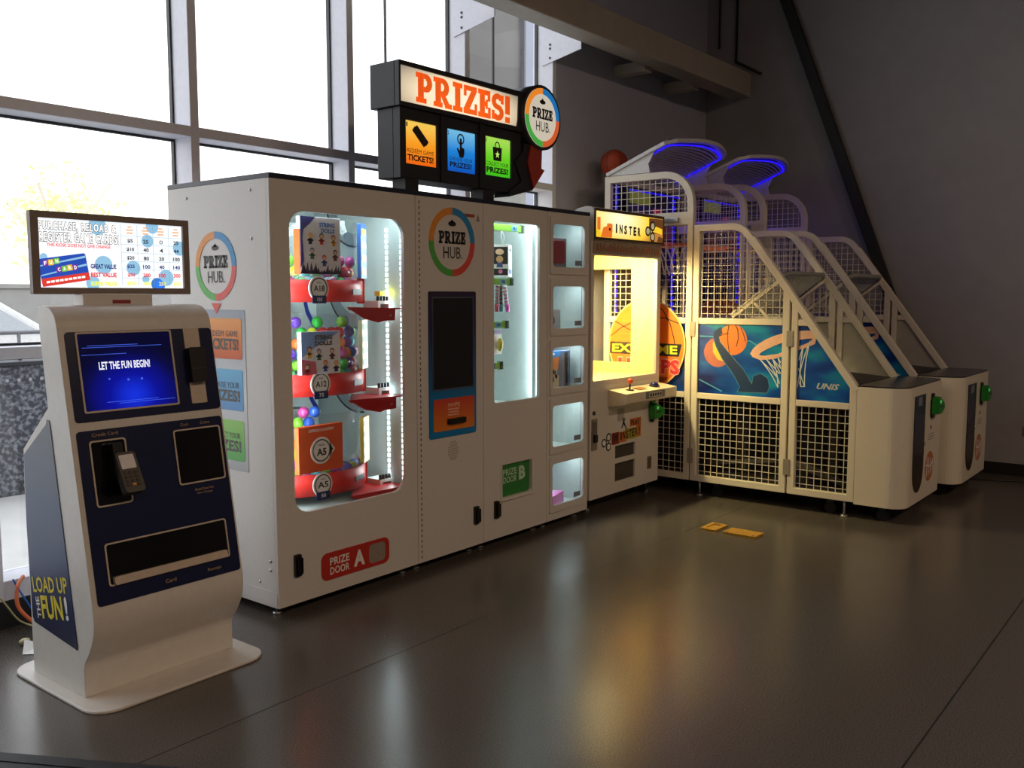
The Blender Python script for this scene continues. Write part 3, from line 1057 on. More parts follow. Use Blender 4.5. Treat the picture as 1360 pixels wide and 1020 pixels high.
# side and front prints
FL = left(AX0)
ring_logo(ca, FL, -3.836, 1.637, .1635)
MB().prism(FL, rr(-4.062, -3.617, .669, 1.432, .008), 0, .002).build('side_print', gradmat('side_print_grey', [(0, (176, 178, 182)), (.5, (216, 218, 220)), (1, (150, 156, 170))], 'Z', .66, 1.44), ca)
MB().prism(FL, [(-3.875, 1.462), (-3.80, 1.462), (-3.836, 1.412)], .002, .0035).build('print_arrow', REDP, ca)
for nm, z0, z1, st, l1, l2 in (('tickets', 1.200, 1.391, [(0, (214, 92, 44)), (1, (238, 156, 62))], 'REDEEM GAME', 'TICKETS!'),
                           ('choose', .956, 1.151, [(0, (88, 146, 206)), (1, (104, 182, 224))], 'CHOOSE YOUR', 'PRIZES!'),
                           ('collect', .716, .910, [(0, (84, 178, 84)), (1, (150, 208, 96))], 'COLLECT YOUR', 'PRIZES!')):
    p = MB().prism(FL, rr(-4.032, -3.643, z0, z1, .014), .002, .0035).build('print_tile', gradmat('tile_' + nm, st, 'Z', z0, z1), ca)
    m = MB()
    m.text(l1, FL, -3.79, z0 + .120, .235, .028, .0, n0=.0035)
    m.text(l2, FL, -3.80, z0 + .070, .265, .056, .035, n0=.0035)
    m.build('lettering', GREYINK, p)
s_ = MB()
for y_, z in ((4.061, 1.968), (3.552, 1.975), (3.552, 1.757), (3.471, .268), (3.471, .226), (3.556, .156)):
    s_.sphere((AX0 - .001, y_, z), .008, 10, 6, (.6, 1, 1))
s_.build('screw_head', SILVER, ca, kind='stuff')
MB().box(AX0 - .002, AX0, YF + .01, YK - .01, ZB + .01, ZB + .075).build('kick_strip', WHITE, ca)
# prize door A
FA = front(YF)
pd = MB().plate(FA, [rr(2.838, 3.287, .118, .252, .035), rr(3.145, 3.262, .135, .235, .025)], 0, .006).build('prize_door', mat('door_red', (186, 46, 36), .45), ca, bevel=.002)
MB().plate(FA, [rr(3.143, 3.264, .133, .237, .025)], -.001, .003).build('flap', mat('flap_grey', (150, 140, 128), .35), pd)
m = MB()
m.text('PRIZE', FA, 2.950, .207, .125, .038, .02, n0=.006)
m.text('DOOR', FA, 2.950, .160, .125, .038, .02, n0=.006)
m.text('A', FA, 3.078, .186, .075, .082, .05, n0=.006)
m.build('lettering', PAPER, pd)
handle(ca, 2.692, .235)
# swirls printed on the lining
m = MB()
FR_ = left(AX1 - .0305)
for dz in (.445, 0.0, -.47, -.93):
    F = front(YK - .0405)
    m.use(0).prism(F, [(3.380, 1.49 + dz), (3.405, 1.49 + dz), (3.420, 1.42 + dz), (3.452, 1.36 + dz), (3.478, 1.325 + dz), (3.478, 1.285 + dz), (3.440, 1.33 + dz), (3.400, 1.40 + dz)], 0, .002)
    c0 = (-3.835, 1.56 + dz)
    m.use(2).prism(FR_, ring_sector(c0[0], c0[1], .17, .235, 175, 280, 16), 0, .0012)
    m.use(1).prism(FR_, ring_sector(c0[0], c0[1], .235, .245, 175, 280, 16), 0, .002)
m.build('lining_swirl', [mat('royal_blue', (24, 44, 140), .4), INK, mat('swirl_grey', (150, 160, 164), .5)], ca, kind='stuff')
MB().box(AX1 - .036, AX1 - .0305, 3.442, 3.468, .50, 1.86).build('light_panel', LED_SOFT, ca)
MB().prism(front(YK - .041), circ(3.455, 1.72, .022, 18), 0, .002).build('lining_badge', DARKGREY, ca)

DC = (3.04, 3.85)
CAPC = [('green', (60, 190, 70)), ('yellow', (220, 214, 60)), ('blue', (60, 110, 220)), ('orange', (230, 120, 50)), ('pink', (214, 80, 160)), ('purple', (120, 70, 190)), ('red', (214, 50, 50)), ('lime', (150, 225, 70)), ('teal', (60, 180, 190))]
CAPM = {c: mat('capsule_' + c, v, .15, coat=.4) for c, v in CAPC}
NTH = ('', 'first', 'second', 'third', 'fourth', 'fifth', 'sixth', 'seventh', 'eighth', 'ninth', 'tenth', 'eleventh', 'twelfth', 'thirteenth')
TIER = ('upper', 'middle', 'lower')
rnd = random.Random(4)
cap_proto = {}
for ti, (zb, sign_t, sub_t) in enumerate(((1.467, 'A18', '150'), (1.008, 'A12', '75'), (.515, 'A5', '50'))):
    zt = zb + .108
    m = MB(); m.smooth = True
    m.arcshell(DC, .352, .362, zb, zt, radians(-165), radians(-38), 26)
    band = m.build('carousel_band', RED, ca)
    MB().arcshell(DC, .0, .35, zb + .056, zb + .068, radians(-179), radians(179), 40).build('carousel_floor', mat('shelf_black', (24, 24, 28), .4), ca)
    m = MB(); m.smooth = True
    m.arcshell(DC, .336, .340, zb + .10, zb + .40, radians(-165), radians(-45), 26)
    m.build('carousel_drum', ACRYL, ca)
    m = MB()
    m.cyl((DC[0], DC[1], zb), (DC[0], DC[1], zb + .40), .05, seg=20)
    m.build('spindle', INNER, ca)
    # round price sign on the band
    Fz = front(3.47)
    zc = zb + .066
    sg = MB().prism(Fz, circ(2.898, zc, .060, 26) , 0, .006).build('price_sign', PAPER, ca)
    MB().prism(Fz, ring_sector(2.898, zc, .046, .051, 0, 359.9, 28), .006, .0072).build('sign_ring', INK, sg)
    MB().prism(Fz, rr(2.856, 2.940, zc - .072, zc - .034, .004), .006, .009).build('sign_tag', mat('tag_navy', (22, 44, 92), .4), sg)
    m = MB().text(sign_t, Fz, 2.898, zc, .066, .030, .02, n0=.0065)
    m.text('PRIZE', Fz, 2.898, zc + .027, .028, .007, .01, n0=.0065)
    m.build('lettering', INK, sg)
    MB().text(sub_t, Fz, 2.898, zc - .053, .030, .018, .02, n0=.009).build('lettering', PAPER, sg)
    m = MB()
    a0 = radians(-60)
    for (a0, w, dz) in ((-66, .10, .05), (-152, .05, .06)):
        a = radians(a0)
        nx, ny = cos(a), sin(a)
        P = V3(DC[0] + nx * .362, DC[1] + ny * .362, zb + dz)
        m.prism((P, V3(-ny, nx, 0), Z_), rr(-w / 2, w / 2, -.014, .014, .003), 0, .003)
    m.build('band_label', BLACK, band, kind='stuff')
    a = radians(-44)
    P = V3(DC[0] + cos(a) * .36, DC[1] + sin(a) * .36, zb + .05)
    FP = (P, V3(-sin(a), cos(a), 0), Z_)
    FP = (P, V3(cos(a), sin(a), 0), Z_)
    ep = MB().prism(FP, rr(-.03, .012, -.06, .07, .006), -.006, .006).build('band_end', RED, ca)
    MB().prism(FP, rr(-.022, .004, -.045, .055, .004), .006, .008).build('end_label', PAPER, ep)
    # red chute to the dispensing shaft
    zz = zb - .03 if ti < 2 else zb - .02
    m = MB()
    m.prism((V3(0, 0, zz), X_, Y_), [(3.06, 3.442), (3.455, 3.442), (3.455, 3.62), (3.30, 3.70)], -.010, -.002)
    m.prism(front(3.442), [(3.045, zz + .006), (3.16, zz - .054), (3.26, zz - .076), (3.30, zz - .068), (3.374, zz - .066), (3.378, zz - .002)], 0, .006)
    m.build('chute', mat('chute_red', (176, 30, 34), .4), ca, bevel=.002)
    MB().cyl((3.34, 3.437, zz - .04), (3.34, 3.433, zz - .04), .006, seg=10).build('chute_screw', SILVER, ca)
    # small lift at the shaft
    m = MB()
    m.box(3.36, 3.46, 3.55, 3.66, zb - .012, zb + .004)
    m.box(3.36, 3.38, 3.55, 3.66, zb - .075, zb - .012).box(3.44, 3.46, 3.55, 3.66, zb - .075, zb - .012)
    lf = m.build('lift_tray', INNER, ca)
    m = MB()
    for i in range(4):
        m.use(0).cyl((3.372 + i * .022, 3.56, zb + .004), (3.372 + i * .022, 3.56, zb + .028), .009, seg=10)
    m.build('lift_roller', BLACK, lf, kind='stuff')
    if ti == 0:
        MB().box(3.385, 3.455, 3.56, 3.60, zb + .03, zb + .055).build('lift_guard', YEL, lf)
    # capsules behind the clear drum
    rows = (4, 6, 7)[ti]
    for r in range(rows):
        n = 13 if r % 2 == 0 else 12
        seq = 0
        for i in range(n):
            aa = -172 + (i + (r % 2) * .5) * 10.4
            if r >= rows - 2 and rnd.random() < (.2 if r == rows - 2 else .5):
                continue
            if ti == 2 and r > 0 and aa > -100:
                continue
            if ti == 0 and r > 2 and aa > -100:
                continue
            cname = rnd.choice(CAPC)[0]
            rad = (.304, .296, .306, .290, .300, .292, .302, .288)[r] + rnd.uniform(-.006, .006)
            x, y, z = DC[0] + rad * cos(radians(aa)), DC[1] + rad * sin(radians(aa)), zb + .097 + r * .0525
            f_ = 3.455 / y
            bx = ((2.785, 3.028, 1.600, 1.868), (2.777, 3.016, 1.124, 1.327), (2.748, 3.022, .650, .876))[ti]
            if bx[0] + .022 < x * f_ < bx[1] - .022 and bx[2] + .022 < 1.5 + (z - 1.5) * f_ < bx[3] - .022:
                continue            # wholly behind the display box
            seq += 1
            if cname not in cap_proto:
                o = MB().sphere((x, y, z), .0285, 14, 9).build('toy_capsule', CAPM[cname], None, origin=(x, y, z))
                cap_proto[cname] = o
            else:
                o = cap_proto[cname].copy()
                COL.objects.link(o)
                o.location = (x, y, z)
            tag(o, '%s toy capsule, %s from the left in the %s row up, %s carousel shelf' % (cname, NTH[seq], NTH[r + 1], TIER[ti]), 'capsule', 'toy capsules in the prize cabinet')

SKIN = mat('figure_skin', (226, 186, 150), .6)
FCOL = [mat('figure_%d' % i, c, .5) for i, c in enumerate(((40, 44, 66), (188, 48, 44), (206, 160, 60), (70, 110, 80), (110, 60, 60), (70, 90, 160)))]


def figures(F, spots, parent):
    m = MB()
    for (u, v, s, i) in spots:
        m.use(1 + i % 6).prism(F, [(u - .45 * s, v - s), (u + .45 * s, v - s), (u + .28 * s, v + .1 * s), (u - .28 * s, v + .1 * s)], 0, .0008)
        m.use(1 + i % 6).prism(F, [(u - .75 * s, v - .45 * s), (u + .75 * s, v - .45 * s), (u + .6 * s, v - .1 * s), (u - .6 * s, v - .1 * s)], 0, .0008)
        m.use(1 + (i + 2) % 6).prism(F, circ(u, v + .55 * s, .52 * s, 14), 0, .0009)
        m.use(0).prism(F, circ(u, v + .46 * s, .40 * s, 14, .34 * s), 0, .0013)
        for du in (-.16, .16):
            m.use(1).prism(F, circ(u + du * s, v + .47 * s, .06 * s, 6), 0, .0017)
    m.build('picture_figure', [SKIN] + FCOL, parent, kind='stuff')


def display_box(x0, x1, z0, z1, label, kind):
    t = thing('display_box', label, 'box', ((x0 + x1) / 2, 3.47, z0), 'capsule display boxes')
    F = front(3.455)
    if kind == 'orange':
        MB().box(x0, x1, 3.455, 3.485, z0, z1).build('carton', mat('box_orange', (218, 88, 38), .5), t, bevel=.002)
        cx, cz = (x0 + x1) / 2, (z0 + z1) / 2 - .01
        s = MB().prism(F, circ(cx, cz, .066, 30), 0, .001).build('printed_disc', PAPER, t)
        MB().prism(F, [(cx + .052, cz + .04), (cx + .086, cz), (cx + .052, cz - .04)], 0, .001).build('printed_pointer', PAPER, t)
        MB().prism(F, ring_sector(cx, cz, .049, .055, 0, 359.9, 30), .001, .0016).build('printed_ring', INK, s)
        m = MB().text('A5', F, cx, cz - .008, .060, .036, .03, n0=.001)
        m.text('PRIZE', F, cx, cz + .026, .036, .009, .01, n0=.001)
        m.prism(F, [(cx + .062, cz + .010), (cx + .074, cz), (cx + .062, cz - .010)], .001, .0018)
        m.build('lettering', INK, s)
        MB().text('CAPSULE LOCATION', F, cx, z1 - .022, .155, .014, .03).build('lettering', PAPER, t)
        return
    MB().box(x0, x1, 3.455, 3.485, z0, z1).build('carton', mat('box_white', (222, 226, 236), .5), t, bevel=.002)
    w, h = x1 - x0, z1 - z0
    if kind == 'first':
        MB().box(x0 - .004, x0 - .001, 3.456, 3.50, z0, z1 - .06).build('side_flap', mat('box_orange', (218, 88, 38), .5), t)
        m = MB().use(0).prism(F, [(x0, z1), (x0 + .09, z1), (x0 + .06, z1 - .03), (x0 + .02, z1 - .06), (x0 + .012, z1 - .10), (x0 + .02, z0 + .06), (x0, z0 + .03)], 0, .0006)
        for i in range(18):
            u = x0 + .01 + (w - .02) * i / 17
            hh = .018 + .05 * rnd.random() * (1 - .5 * i / 17)
            m.use(1).prism(F, [(u - .012, z0), (u + .014, z0), (u + .004 + .02 * (rnd.random() - .5), z0 + hh)], 0, .0007)
        m.build('picture_ground', [mat('print_indigo', (62, 66, 140), .5), mat('print_dark_violet', (64, 56, 84), .5)], t, kind='stuff')
        m = MB().text('STRING', F, x0 + w * .66, z1 - .035, .095, .022, .05)
        m.text('DOLLS', F, x0 + w * .68, z1 - .062, .085, .022, .05)
        m.build('lettering', mat('print_blue_title', (70, 130, 206), .5), t)
        figures(F, [(x0 + w * f, z0 + h * g, .026, i) for i, (f, g) in enumerate(((.24, .62), (.52, .62), (.82, .60), (.28, .36), (.86, .34), (.58, .24)))], t)
    else:
        m = MB().use(0).prism(F, [(x0, z1), (x1, z1), (x0 + w * .6, z1 - .05), (x0 + w * .32, z0 + h * .62), (x0, z0 + h * .4)], 0, .0006)
        m.use(1).prism(F, [(x0, z0), (x0 + w * .38, z0), (x0 + w * .35, z0 + .06), (x0, z0 + .075)], 0, .0006)
        m.build('picture_ground', [mat('print_pale_blue', (126, 160, 216), .5), mat('print_rose', (196, 96, 120), .5)], t, kind='stuff')
        m = MB().text('STRING', F, x0 + w * .56, z1 - .028, .11, .024, .06)
        m.text('DOLLS', F, x0 + w * .56, z1 - .056, .11, .022, .06)
        m.build('lettering', GREYINK, t)
        figures(F, [(x0 + w * f, z0 + h * g, .027, i + 3) for i, (f, g) in enumerate(((.44, .46), (.78, .46), (.60, .18), (.88, .16), (.14, .12), (.20, .52)))], t)


display_box(2.785, 3.028, 1.600, 1.868, 'white boxed doll set with violet picture on the top carousel shelf', 'first')
display_box(2.777, 3.016, 1.124, 1.327, 'white boxed doll set with grey title on the middle carousel shelf', 'second')
display_box(2.748, 3.022, .650, .876, 'orange card box with round target on the bottom carousel shelf', 'orange')
for (zb, h, c1, c2, lb) in ((1.585, .275, (60, 120, 210), (236, 216, 70), 'narrow blue and yellow toy box at the edge of the top carousel shelf'),
                            (1.125, .25, (206, 200, 150), (120, 150, 90), 'narrow beige and green toy box at the edge of the middle carousel shelf'),
                            (.640, .235, (222, 196, 70), (190, 150, 60), 'narrow yellow toy box at the edge of the bottom carousel shelf')):
    a = radians(-57)
    P = V3(DC[0] + cos(a) * .384, DC[1] + sin(a) * .384, zb)
    FB = (P, V3(-sin(a), cos(a), 0), Z_)
    t = thing('toy_box', lb, 'box', tuple(P), 'narrow toy boxes on the carousel')
    MB().plate(FB, [rr(-.062, .05, 0, h, .004)], -.02, .0).build('carton', mat('toybox_%d' % int(zb * 100), c1, .45), t, bevel=.002)
    m = MB()
    for i in range(4):
        m.plate(FB, [rr(-.052, .040, .02 + i * h * .24, .02 + i * h * .24 + h * .12, .006)], 0, .001)
    m.build('printed_band', mat('toyboxp_%d' % int(zb * 100), c2, .45), t, kind='stuff')

# --- control cabinet
CX0, CX1 = 3.512, 4.058
cc = cabinet('control_cabinet', 'white control cabinet with round wheel logo and tall dark touchscreen', CX0, CX1, [], .02)
ring_logo(cc, FA, 3.797, 1.790, .187)
MB().plate(FA, [rr(3.600, 3.986, .720, 1.521, .012)], 0, .008).build('screen_surround', gradmat('surround_gradient', [(0, (0, 124, 190)), (.3, (0, 110, 172)), (.75, (34, 34, 84)), (1, (44, 26, 58))], 'Z', .72, 1.52, .3), cc, bevel=.002)
ts = MB().plate(FA, [rr(3.622, 3.960, .983, 1.490, .004)], .008, .0095).build('touchscreen', GLOSSBLACK, cc)
MB().plate(FA, [rr(3.620, 3.962, .981, 1.492, .004), rr(3.628, 3.954, .989, 1.484, .004)], .0095, .011).build('screen_edge', mat('edge_grey', (70, 78, 96), .3), ts)
op = MB().plate(FA, [rr(3.627, 3.965, .755, .933, .012)], .008, .011).build('swipe_plate', gradmat('swipe_gradient', [(0, (226, 128, 36)), (1, (206, 62, 42))], 'Z', .755, .933, .45), cc)
m = MB().text('SWIPE', FA, 3.79, .895, .10, .022, .02, n0=.011)
for i, (w, z) in enumerate(((.10, .872), (.085, .856), (.095, .84))):
    for j in range(5):
        m.fbox(FA, 3.79 - w / 2 + j * w / 5, 3.79 - w / 2 + (j + .75) * w / 5, z - .004, z + .004, .011, .0118)
m.build('lettering', mat('swipe_text', (236, 190, 160), .5), op)
MB().plate(FA, [rr(3.735, 3.875, .790, .820, .004)], .011, .030).build('swipe_slot', BLACK, op, bevel=.003)
m = MB()
for i in range(9):
    for j in range(11):
        if ((i - 4) / 4.6) ** 2 + ((j - 5) / 5.6) ** 2 < 1:
            m.prism(FA, circ(3.795 + (i - 4) * .010, .635 + (j - 5) * .010, .0027, 6), .0002, .0008)
m.build('speaker_grille', GREYINK, cc, kind='stuff')
m = MB()
for i in range(66):
    m.fbox(FA, 3.534, 3.541, .075 + i * .0293, .090 + i * .0293, .0002, .0008)
m.build('perforation', mat('perforation_brown', (92, 78, 66), .6), cc, kind='stuff')
st = MB().fbox(FA, 3.90, 3.985, 1.935, 1.952, .0, .001).build('warning_sticker', mat('sticker_red', (150, 60, 50), .5), cc)
MB().prism(FA, [(4.0, 1.915), (4.03, 1.915), (4.015, 1.955)], 0, .001).build('warning_sticker', mat('sticker_grey', (140, 130, 120), .5), cc)
handle(cc, 3.985, .231)

# --- cabinet B
BX0, BX1 = 4.062, 4.682
cb = cabinet('prize_cabinet', 'narrower white prize cabinet with green prize door and hanging toys', BX0, BX1, [(4.157, 4.602, .867, 1.928), (4.227, 4.520, .287, .488)], .022)
MB().plate(front(YF + .012), [rr(4.147, 4.612, .857, 1.938, .025)], -.006, 0).build('glass_pane', GLASS, cb)
b = MB()
b.box(BX0 + .013, BX1 - .013, YK - .04, YK - .016, .80, ZTOP - .016).box(BX0 + .013, BX0 + .03, YF + .03, YK - .04, .80, ZTOP - .016)
b.box(BX1 - .03, BX1 - .013, YF + .03, YK - .04, .80, ZTOP - .016).box(BX0 + .03, BX1 - .03, YF + .03, YK - .04, .80, .815)
b.build('lining', INNER, cb)
MB().box(BX1 - .040, BX1 - .031, 3.455, 3.475, .84, 1.96).build('led_strip', LED, cb)
area('cabinet_light', (BX1 - .05, 3.50, 1.40), (-.55, .8, 0), .05, 1.1, 3.6, COOL, parent=cb, off=ORIG[cb.name])
area('cabinet_light', (4.38, 3.50, 1.985), (0, .3, -1), .5, .08, 1.6, COOL, parent=cb, off=ORIG[cb.name])
MB().prism(front(YF + .60), circ(4.655, 1.80, .02, 16), 0, .002).build('lining_badge', DARKGREY, cb)
pd = MB().plate(front(YF + .016), [rr(4.222, 4.525, .282, .493, .004)], -.006, 0).build('prize_door', mat('door_green', (46, 132, 58), .5), cb)
m = MB()
m.text('PRIZE', front(YF + .016), 4.325, .432, .135, .040, .02)
m.text('DOOR', front(YF + .016), 4.325, .386, .135, .040, .02)
m.text('B', front(YF + .016), 4.445, .412, .065, .085, .05)
m.build('lettering', mat('door_text', (190, 222, 190), .5), pd)
MB().plate(FA, [rr(4.215, 4.532, .275, .500, .004), rr(4.227, 4.520, .287, .488, .004)], 0, .006).build('door_frame', WHITE, cb, bevel=.002)
MB().box(4.215, 4.532, YF - .012, YF, .268, .276).build('door_lip', WHITE, cb, bevel=.002)
handle(cb, 4.170, .229)
LIME = mat('lime_price_bar', (150, 214, 70), .45)
for i, (x1, z) in enumerate(((4.572, 1.905), (4.46, 1.582), (4.415, 1.322), (4.36, 1.075))):
    y_ = 3.52
    hb = MB().box(BX0 + .03, x1 - .028, y_ - .006, y_, z - .020, z + .020).build('price_bar', LIME, cb, bevel=.002)
    MB().box(x1 - .028, x1, y_ - .010, y_ + .02, z - .024, z + .024).build('bar_end', mat('bar_end_green', (30, 60, 34), .4), hb, bevel=.002)
    MB().box(x1 - .125, x1 - .070, y_ - .008, y_ - .006, z - .016, z + .016).build('price_tag', mat('tag_blue', (120, 190, 230), .4), hb)
    m = MB().text(('B1', 'B5', 'B9', 'B13')[i], front(y_ - .008), x1 - .097, z, .03, .016, .03)
    m.build('lettering', INK, hb)
    m = MB(); m.smooth = True
    m.sweep([(x1 - .02, y_, z - .01), (x1 - .02, YK - .05, z + .02)], X_, .003, .003, 6)
    m.sweep([(x1 - .16, y_, z - .01), (x1 - .16, YK - .05, z + .02)], X_, .003, .003, 6)
    m.build('hook_rod', SILVER, hb, kind='stuff')
# hanging prizes
t = thing('toy_carton', 'white hanging toy carton with a picture window, under the top green bar', 'toy', (4.43, 3.55, 1.60), 'toys hanging in the narrower cabinet')
FT = (V3(4.455, 3.545, 1.615), V3(.9, .43, 0).normalized(), Z_)
FW = (V3(4.455, 3.545, 1.615), V3(.62, -.78, 0).normalized(), Z_)
MB().plate((V3(0, 0, 0), X_, Y_), [[(4.455, 3.545), (4.555, 3.60), (4.485, 3.685), (4.385, 3.63)]], 1.615, 1.81).build('carton', PAPER, t, bevel=.002)
FR = (V3(4.455, 3.545, 1.615), V3(.10, .055, 0).normalized(), Z_)
FLf = (V3(4.385, 3.63, 1.615), V3(.07, -.085, 0).normalized(), Z_)
m = MB()
m.use(0).fbox(FLf, .008, .104, .075, .18, 0, .001).use(2).prism(FLf, circ(.055, .15, .026, 14, .018), .001, .002).use(3).prism(FLf, circ(.055, .105, .022, 14), .001, .002)
m.use(0).fbox(FLf, .008, .104, .008, .048, 0, .001).use(4).prism(FLf, circ(.06, .03, .014, 8), .001, .002).use(1).prism(FLf, [(.035, .055), (.075, .055), (.07, .09), (.04, .09)], .001, .002)
m.use(0).fbox(FR, .03, .09, .155, .17, 0, .001).use(5).prism(FR, circ(.055, .11, .03, 14, .04), 0, .001).use(1).fbox(FR, .012, .10, .015, .045, 0, .001)
m.build('picture', [INK, mat('print_denim', (70, 84, 130), .5), SKIN, mat('print_tan', (206, 160, 110), .5), mat('print_pink', (220, 130, 170), .5), mat('print_cream', (236, 214, 160), .5)], t, kind='stuff')
m = MB(); m.smooth = True
m.sweep([(4.47, 3.60, 1.81), (4.45, 3.60, 1.86), (4.455, 3.60, 1.90), (4.48, 3.60, 1.86), (4.47, 3.60, 1.81)], Y_, .002, .002, 6)
m.build('hang_loop', PAPER, t)


def pen(x, z, tilt, c1, c2, label):
    t = thing('novelty_pen', label, 'toy', (x, 3.56, z), 'toys hanging in the narrower cabinet')
    d = V3(sin(tilt), 0, -cos(tilt))
    p = V3(x, 3.56, z)
    m = MB(); m.smooth = True
    m.cyl(p, p + d * .12, .013, .012).build('barrel', mat(c1[0], c1[1], .4), t)
    m = MB(); m.smooth = True
    m.cyl(p + d * .12, p + d * .165, .015, .012).build('tip', mat(c2[0], c2[1], .4), t)
    m = MB()
    for k in range(5):
        m.cyl(p + d * (.01 + k * .022), p + d * (.016 + k * .022), .0138, seg=14)
    m.build('band', mat('pen_band_' + c2[0], c2[1], .4), t, kind='stuff')


pen(4.395, 1.565, .05, ('pen_brown', (120, 70, 60)), ('pen_teal', (60, 150, 150)), 'brown and teal novelty pen hanging from the second green bar')
pen(4.365, 1.565, -.04, ('pen_grey', (150, 150, 150)), ('pen_red', (190, 60, 90)), 'grey and red novelty pen behind the brown one on the second bar')
pen(4.430, 1.560, .22, ('pen_white', (226, 226, 222)), ('pen_pink', (236, 90, 190)), 'white and pink tilted novelty pen hanging from the second bar')
t = thing('toy_pack', 'pale blister pack with yellow toy hanging from the third green bar', 'toy', (4.37, 3.56, 1.15), 'toys hanging in the narrower cabinet')
MB().plate(front(3.56), [rr(4.33, 4.405, 1.14, 1.295, .008)], -.003, 0).build('card', PAPER, t)
m = MB(); m.smooth = True
m.sphere((4.372, 3.545, 1.20), .03, 14, 9, (.8, .5, 1.4)).build('toy', mat('toy_yellow', (226, 206, 90), .4), t)
MB().fbox(front(3.56), 4.335, 4.40, 1.265, 1.29, 0, .001).build('header', mat('print_lilac', (170, 150, 200), .5), t)

# --- locker column
LX0, LX1 = 4.686, 5.150
lk = thing('prize_lockers', 'column of five lit prize lockers between narrower cabinet and claw machine', 'cabinet', (4.918, 3.82, 0))
wins = [(1.678, 1.947), (1.288, 1.556), (.911, 1.170), (.530, .795), (.148, .420)]
b = MB()
b.plate(FA, [rr(LX0, LX1, ZB, ZTOP, .002, 1)] + [rr(4.722, 5.100, z0 - .03, z1 + .03, .02) for z0, z1 in wins], -.022, 0)
b.build('front_frame', WHITE, lk, bevel=.0025)
b = MB()
b.box(LX0, LX0 + .012, YF + .022, YK, ZB, ZTOP).box(LX1 - .012, LX1, YF + .022, YK, ZB, ZTOP).box(LX0, LX1, YK - .015, YK, ZB, ZTOP).box(LX0, LX1, YF + .022, YK, ZTOP - .012, ZTOP).box(LX0, LX1, YF + .022, YK, ZB, ZB + .012)
b.build('casing', WHITE, lk)
MB().box(LX0, LX1 + .006, YF - .004, YK + .003, ZTOP, ZTOP + .024).build('top_cap', NAVY, lk, bevel=.003)
for fx in (LX0 + .05, LX1 - .05):
    for fy in (YF + .08, YK - .08):
        m = MB(); m.smooth = True
        m.cyl((fx, fy, 0), (fx, fy, .014), .024, .020).cyl((fx, fy, .014), (fx, fy, ZB), .007)
        m.build('levelling_foot', SILVER, lk)
for i, (z0, z1) in enumerate(wins):
    d = MB().plate(front(YF - .010), [rr(4.706, 5.122, z0 - .046, z1 + .046, .012), rr(4.733, 5.087, z0, z1, .028)], -.010, 0).build('locker_door', WHITE, lk, bevel=.0025)
    MB().plate(front(YF + .004), [rr(4.728, 5.094, z0 - .008, z1 + .008, .03)], -.004, 0).build('glass_pane', GLASS, d)
    MB().fbox(front(YF - .002), 4.985, 5.064, z0 + .014, z0 + .046, 0, .001).build('number_tag', mat('tag_grey', (130, 142, 158), .5), d)
    b = MB()
    zl, zh = z0 - .035, z1 + .035
    b.box(4.70, 4.712, YF + .023, 3.95, zl, zh).box(5.124, 5.136, YF + .023, 3.95, zl, zh).box(4.70, 5.136, 3.95, 3.962, zl, zh).box(4.70, 5.136, YF + .023, 3.95, zl - .012, zl).box(4.70, 5.136, YF + .023, 3.95, zh, zh + .012)
    b.build('compartment', INNER, lk)
    MB().box(5.110, 5.123, YF + .024, YF + .032, z0, z1).build('dark_gap_strip', BLACK, lk)  # black strip paints in the shaded gap along the right compartment wall
    MB().box(4.80, 5.02, 3.455, 3.470, zh - .006, zh - .001).build('led_strip', LED, lk)
    area('locker_light', (4.91, 3.47, zh - .012), (0, .35, -1), .34, .03, .85, COOL, parent=lk, off=ORIG[lk.name])
zl = [w[0] - .035 for w in wins]
t = thing('boxed_gadget', 'grey carton with dark red front panel in the top locker', 'box', (4.86, 3.53, zl[0]))
MB().box(4.735, 4.965, 3.47, 3.58, zl[0], zl[0] + .225).build('carton', mat('carton_grey', (128, 132, 142), .5), t, bevel=.003)
MB().plate(front(3.47), [rr(4.80, 4.93, zl[0] + .06, zl[0] + .205, .02)], 0, .012).build('red_panel', mat('gadget_red', (150, 30, 40), .35), t, bevel=.004)
MB().fbox(front(3.47), 4.75, 4.82, zl[0] + .04, zl[0] + .052, 0, .001).build('print', NAVY, t)
t = thing('grey_carton', 'low grey carton with printed ring in the second locker from the top', 'box', (4.86, 3.53, zl[1]))
MB().box(4.735, 4.945, 3.50, 3.64, zl[1], zl[1] + .155).build('carton', mat('carton_light_grey', (150, 154, 160), .5), t, bevel=.003)
MB().plate(front(3.50), [circ(4.84, zl[1] + .085, .040, 24, .030), circ(4.84, zl[1] + .085, .028, 24, .019)], 0, .001).build('print', INK, t)
t = thing('toy_playset', 'colourful toy playset box with blue top in the middle locker', 'box', (4.88, 3.56, zl[2]))
MB().box(4.735, 5.03, 3.48, 3.62, zl[2], zl[2] + .262).build('carton', mat('carton_blue_grey', (96, 110, 140), .5), t, bevel=.003)
m = MB()
F = front(3.48)
z = zl[2]
m.use(0).prism(F, [(4.735, z + .262), (4.93, z + .262), (4.90, z + .222), (4.80, z + .212), (4.735, z + .225)], 0, .001)
m.use(1).prism(F, [(4.755, z + .215), (4.90, z + .225), (4.89, z + .15), (4.84, z + .10), (4.77, z + .13)], 0, .0012)
m.use(2).prism(F, [(4.735, z), (4.90, z), (4.90, z + .10), (4.84, z + .12), (4.80, z + .09), (4.735, z + .16)], 0, .001)
for k in range(14):
    m.use(3 + k % 3).prism(F, circ(4.745 + rnd.random() * .14, z + .01 + rnd.random() * .13, .008 + rnd.random() * .012, 8), .001, .0015)
m.use(3).prism(F, circ(4.83, z + .244, .022, 12, .010), .001, .0015)
m.use(4).fbox(F, 4.96, 5.0, z + .02, z + .25, 0, .001)
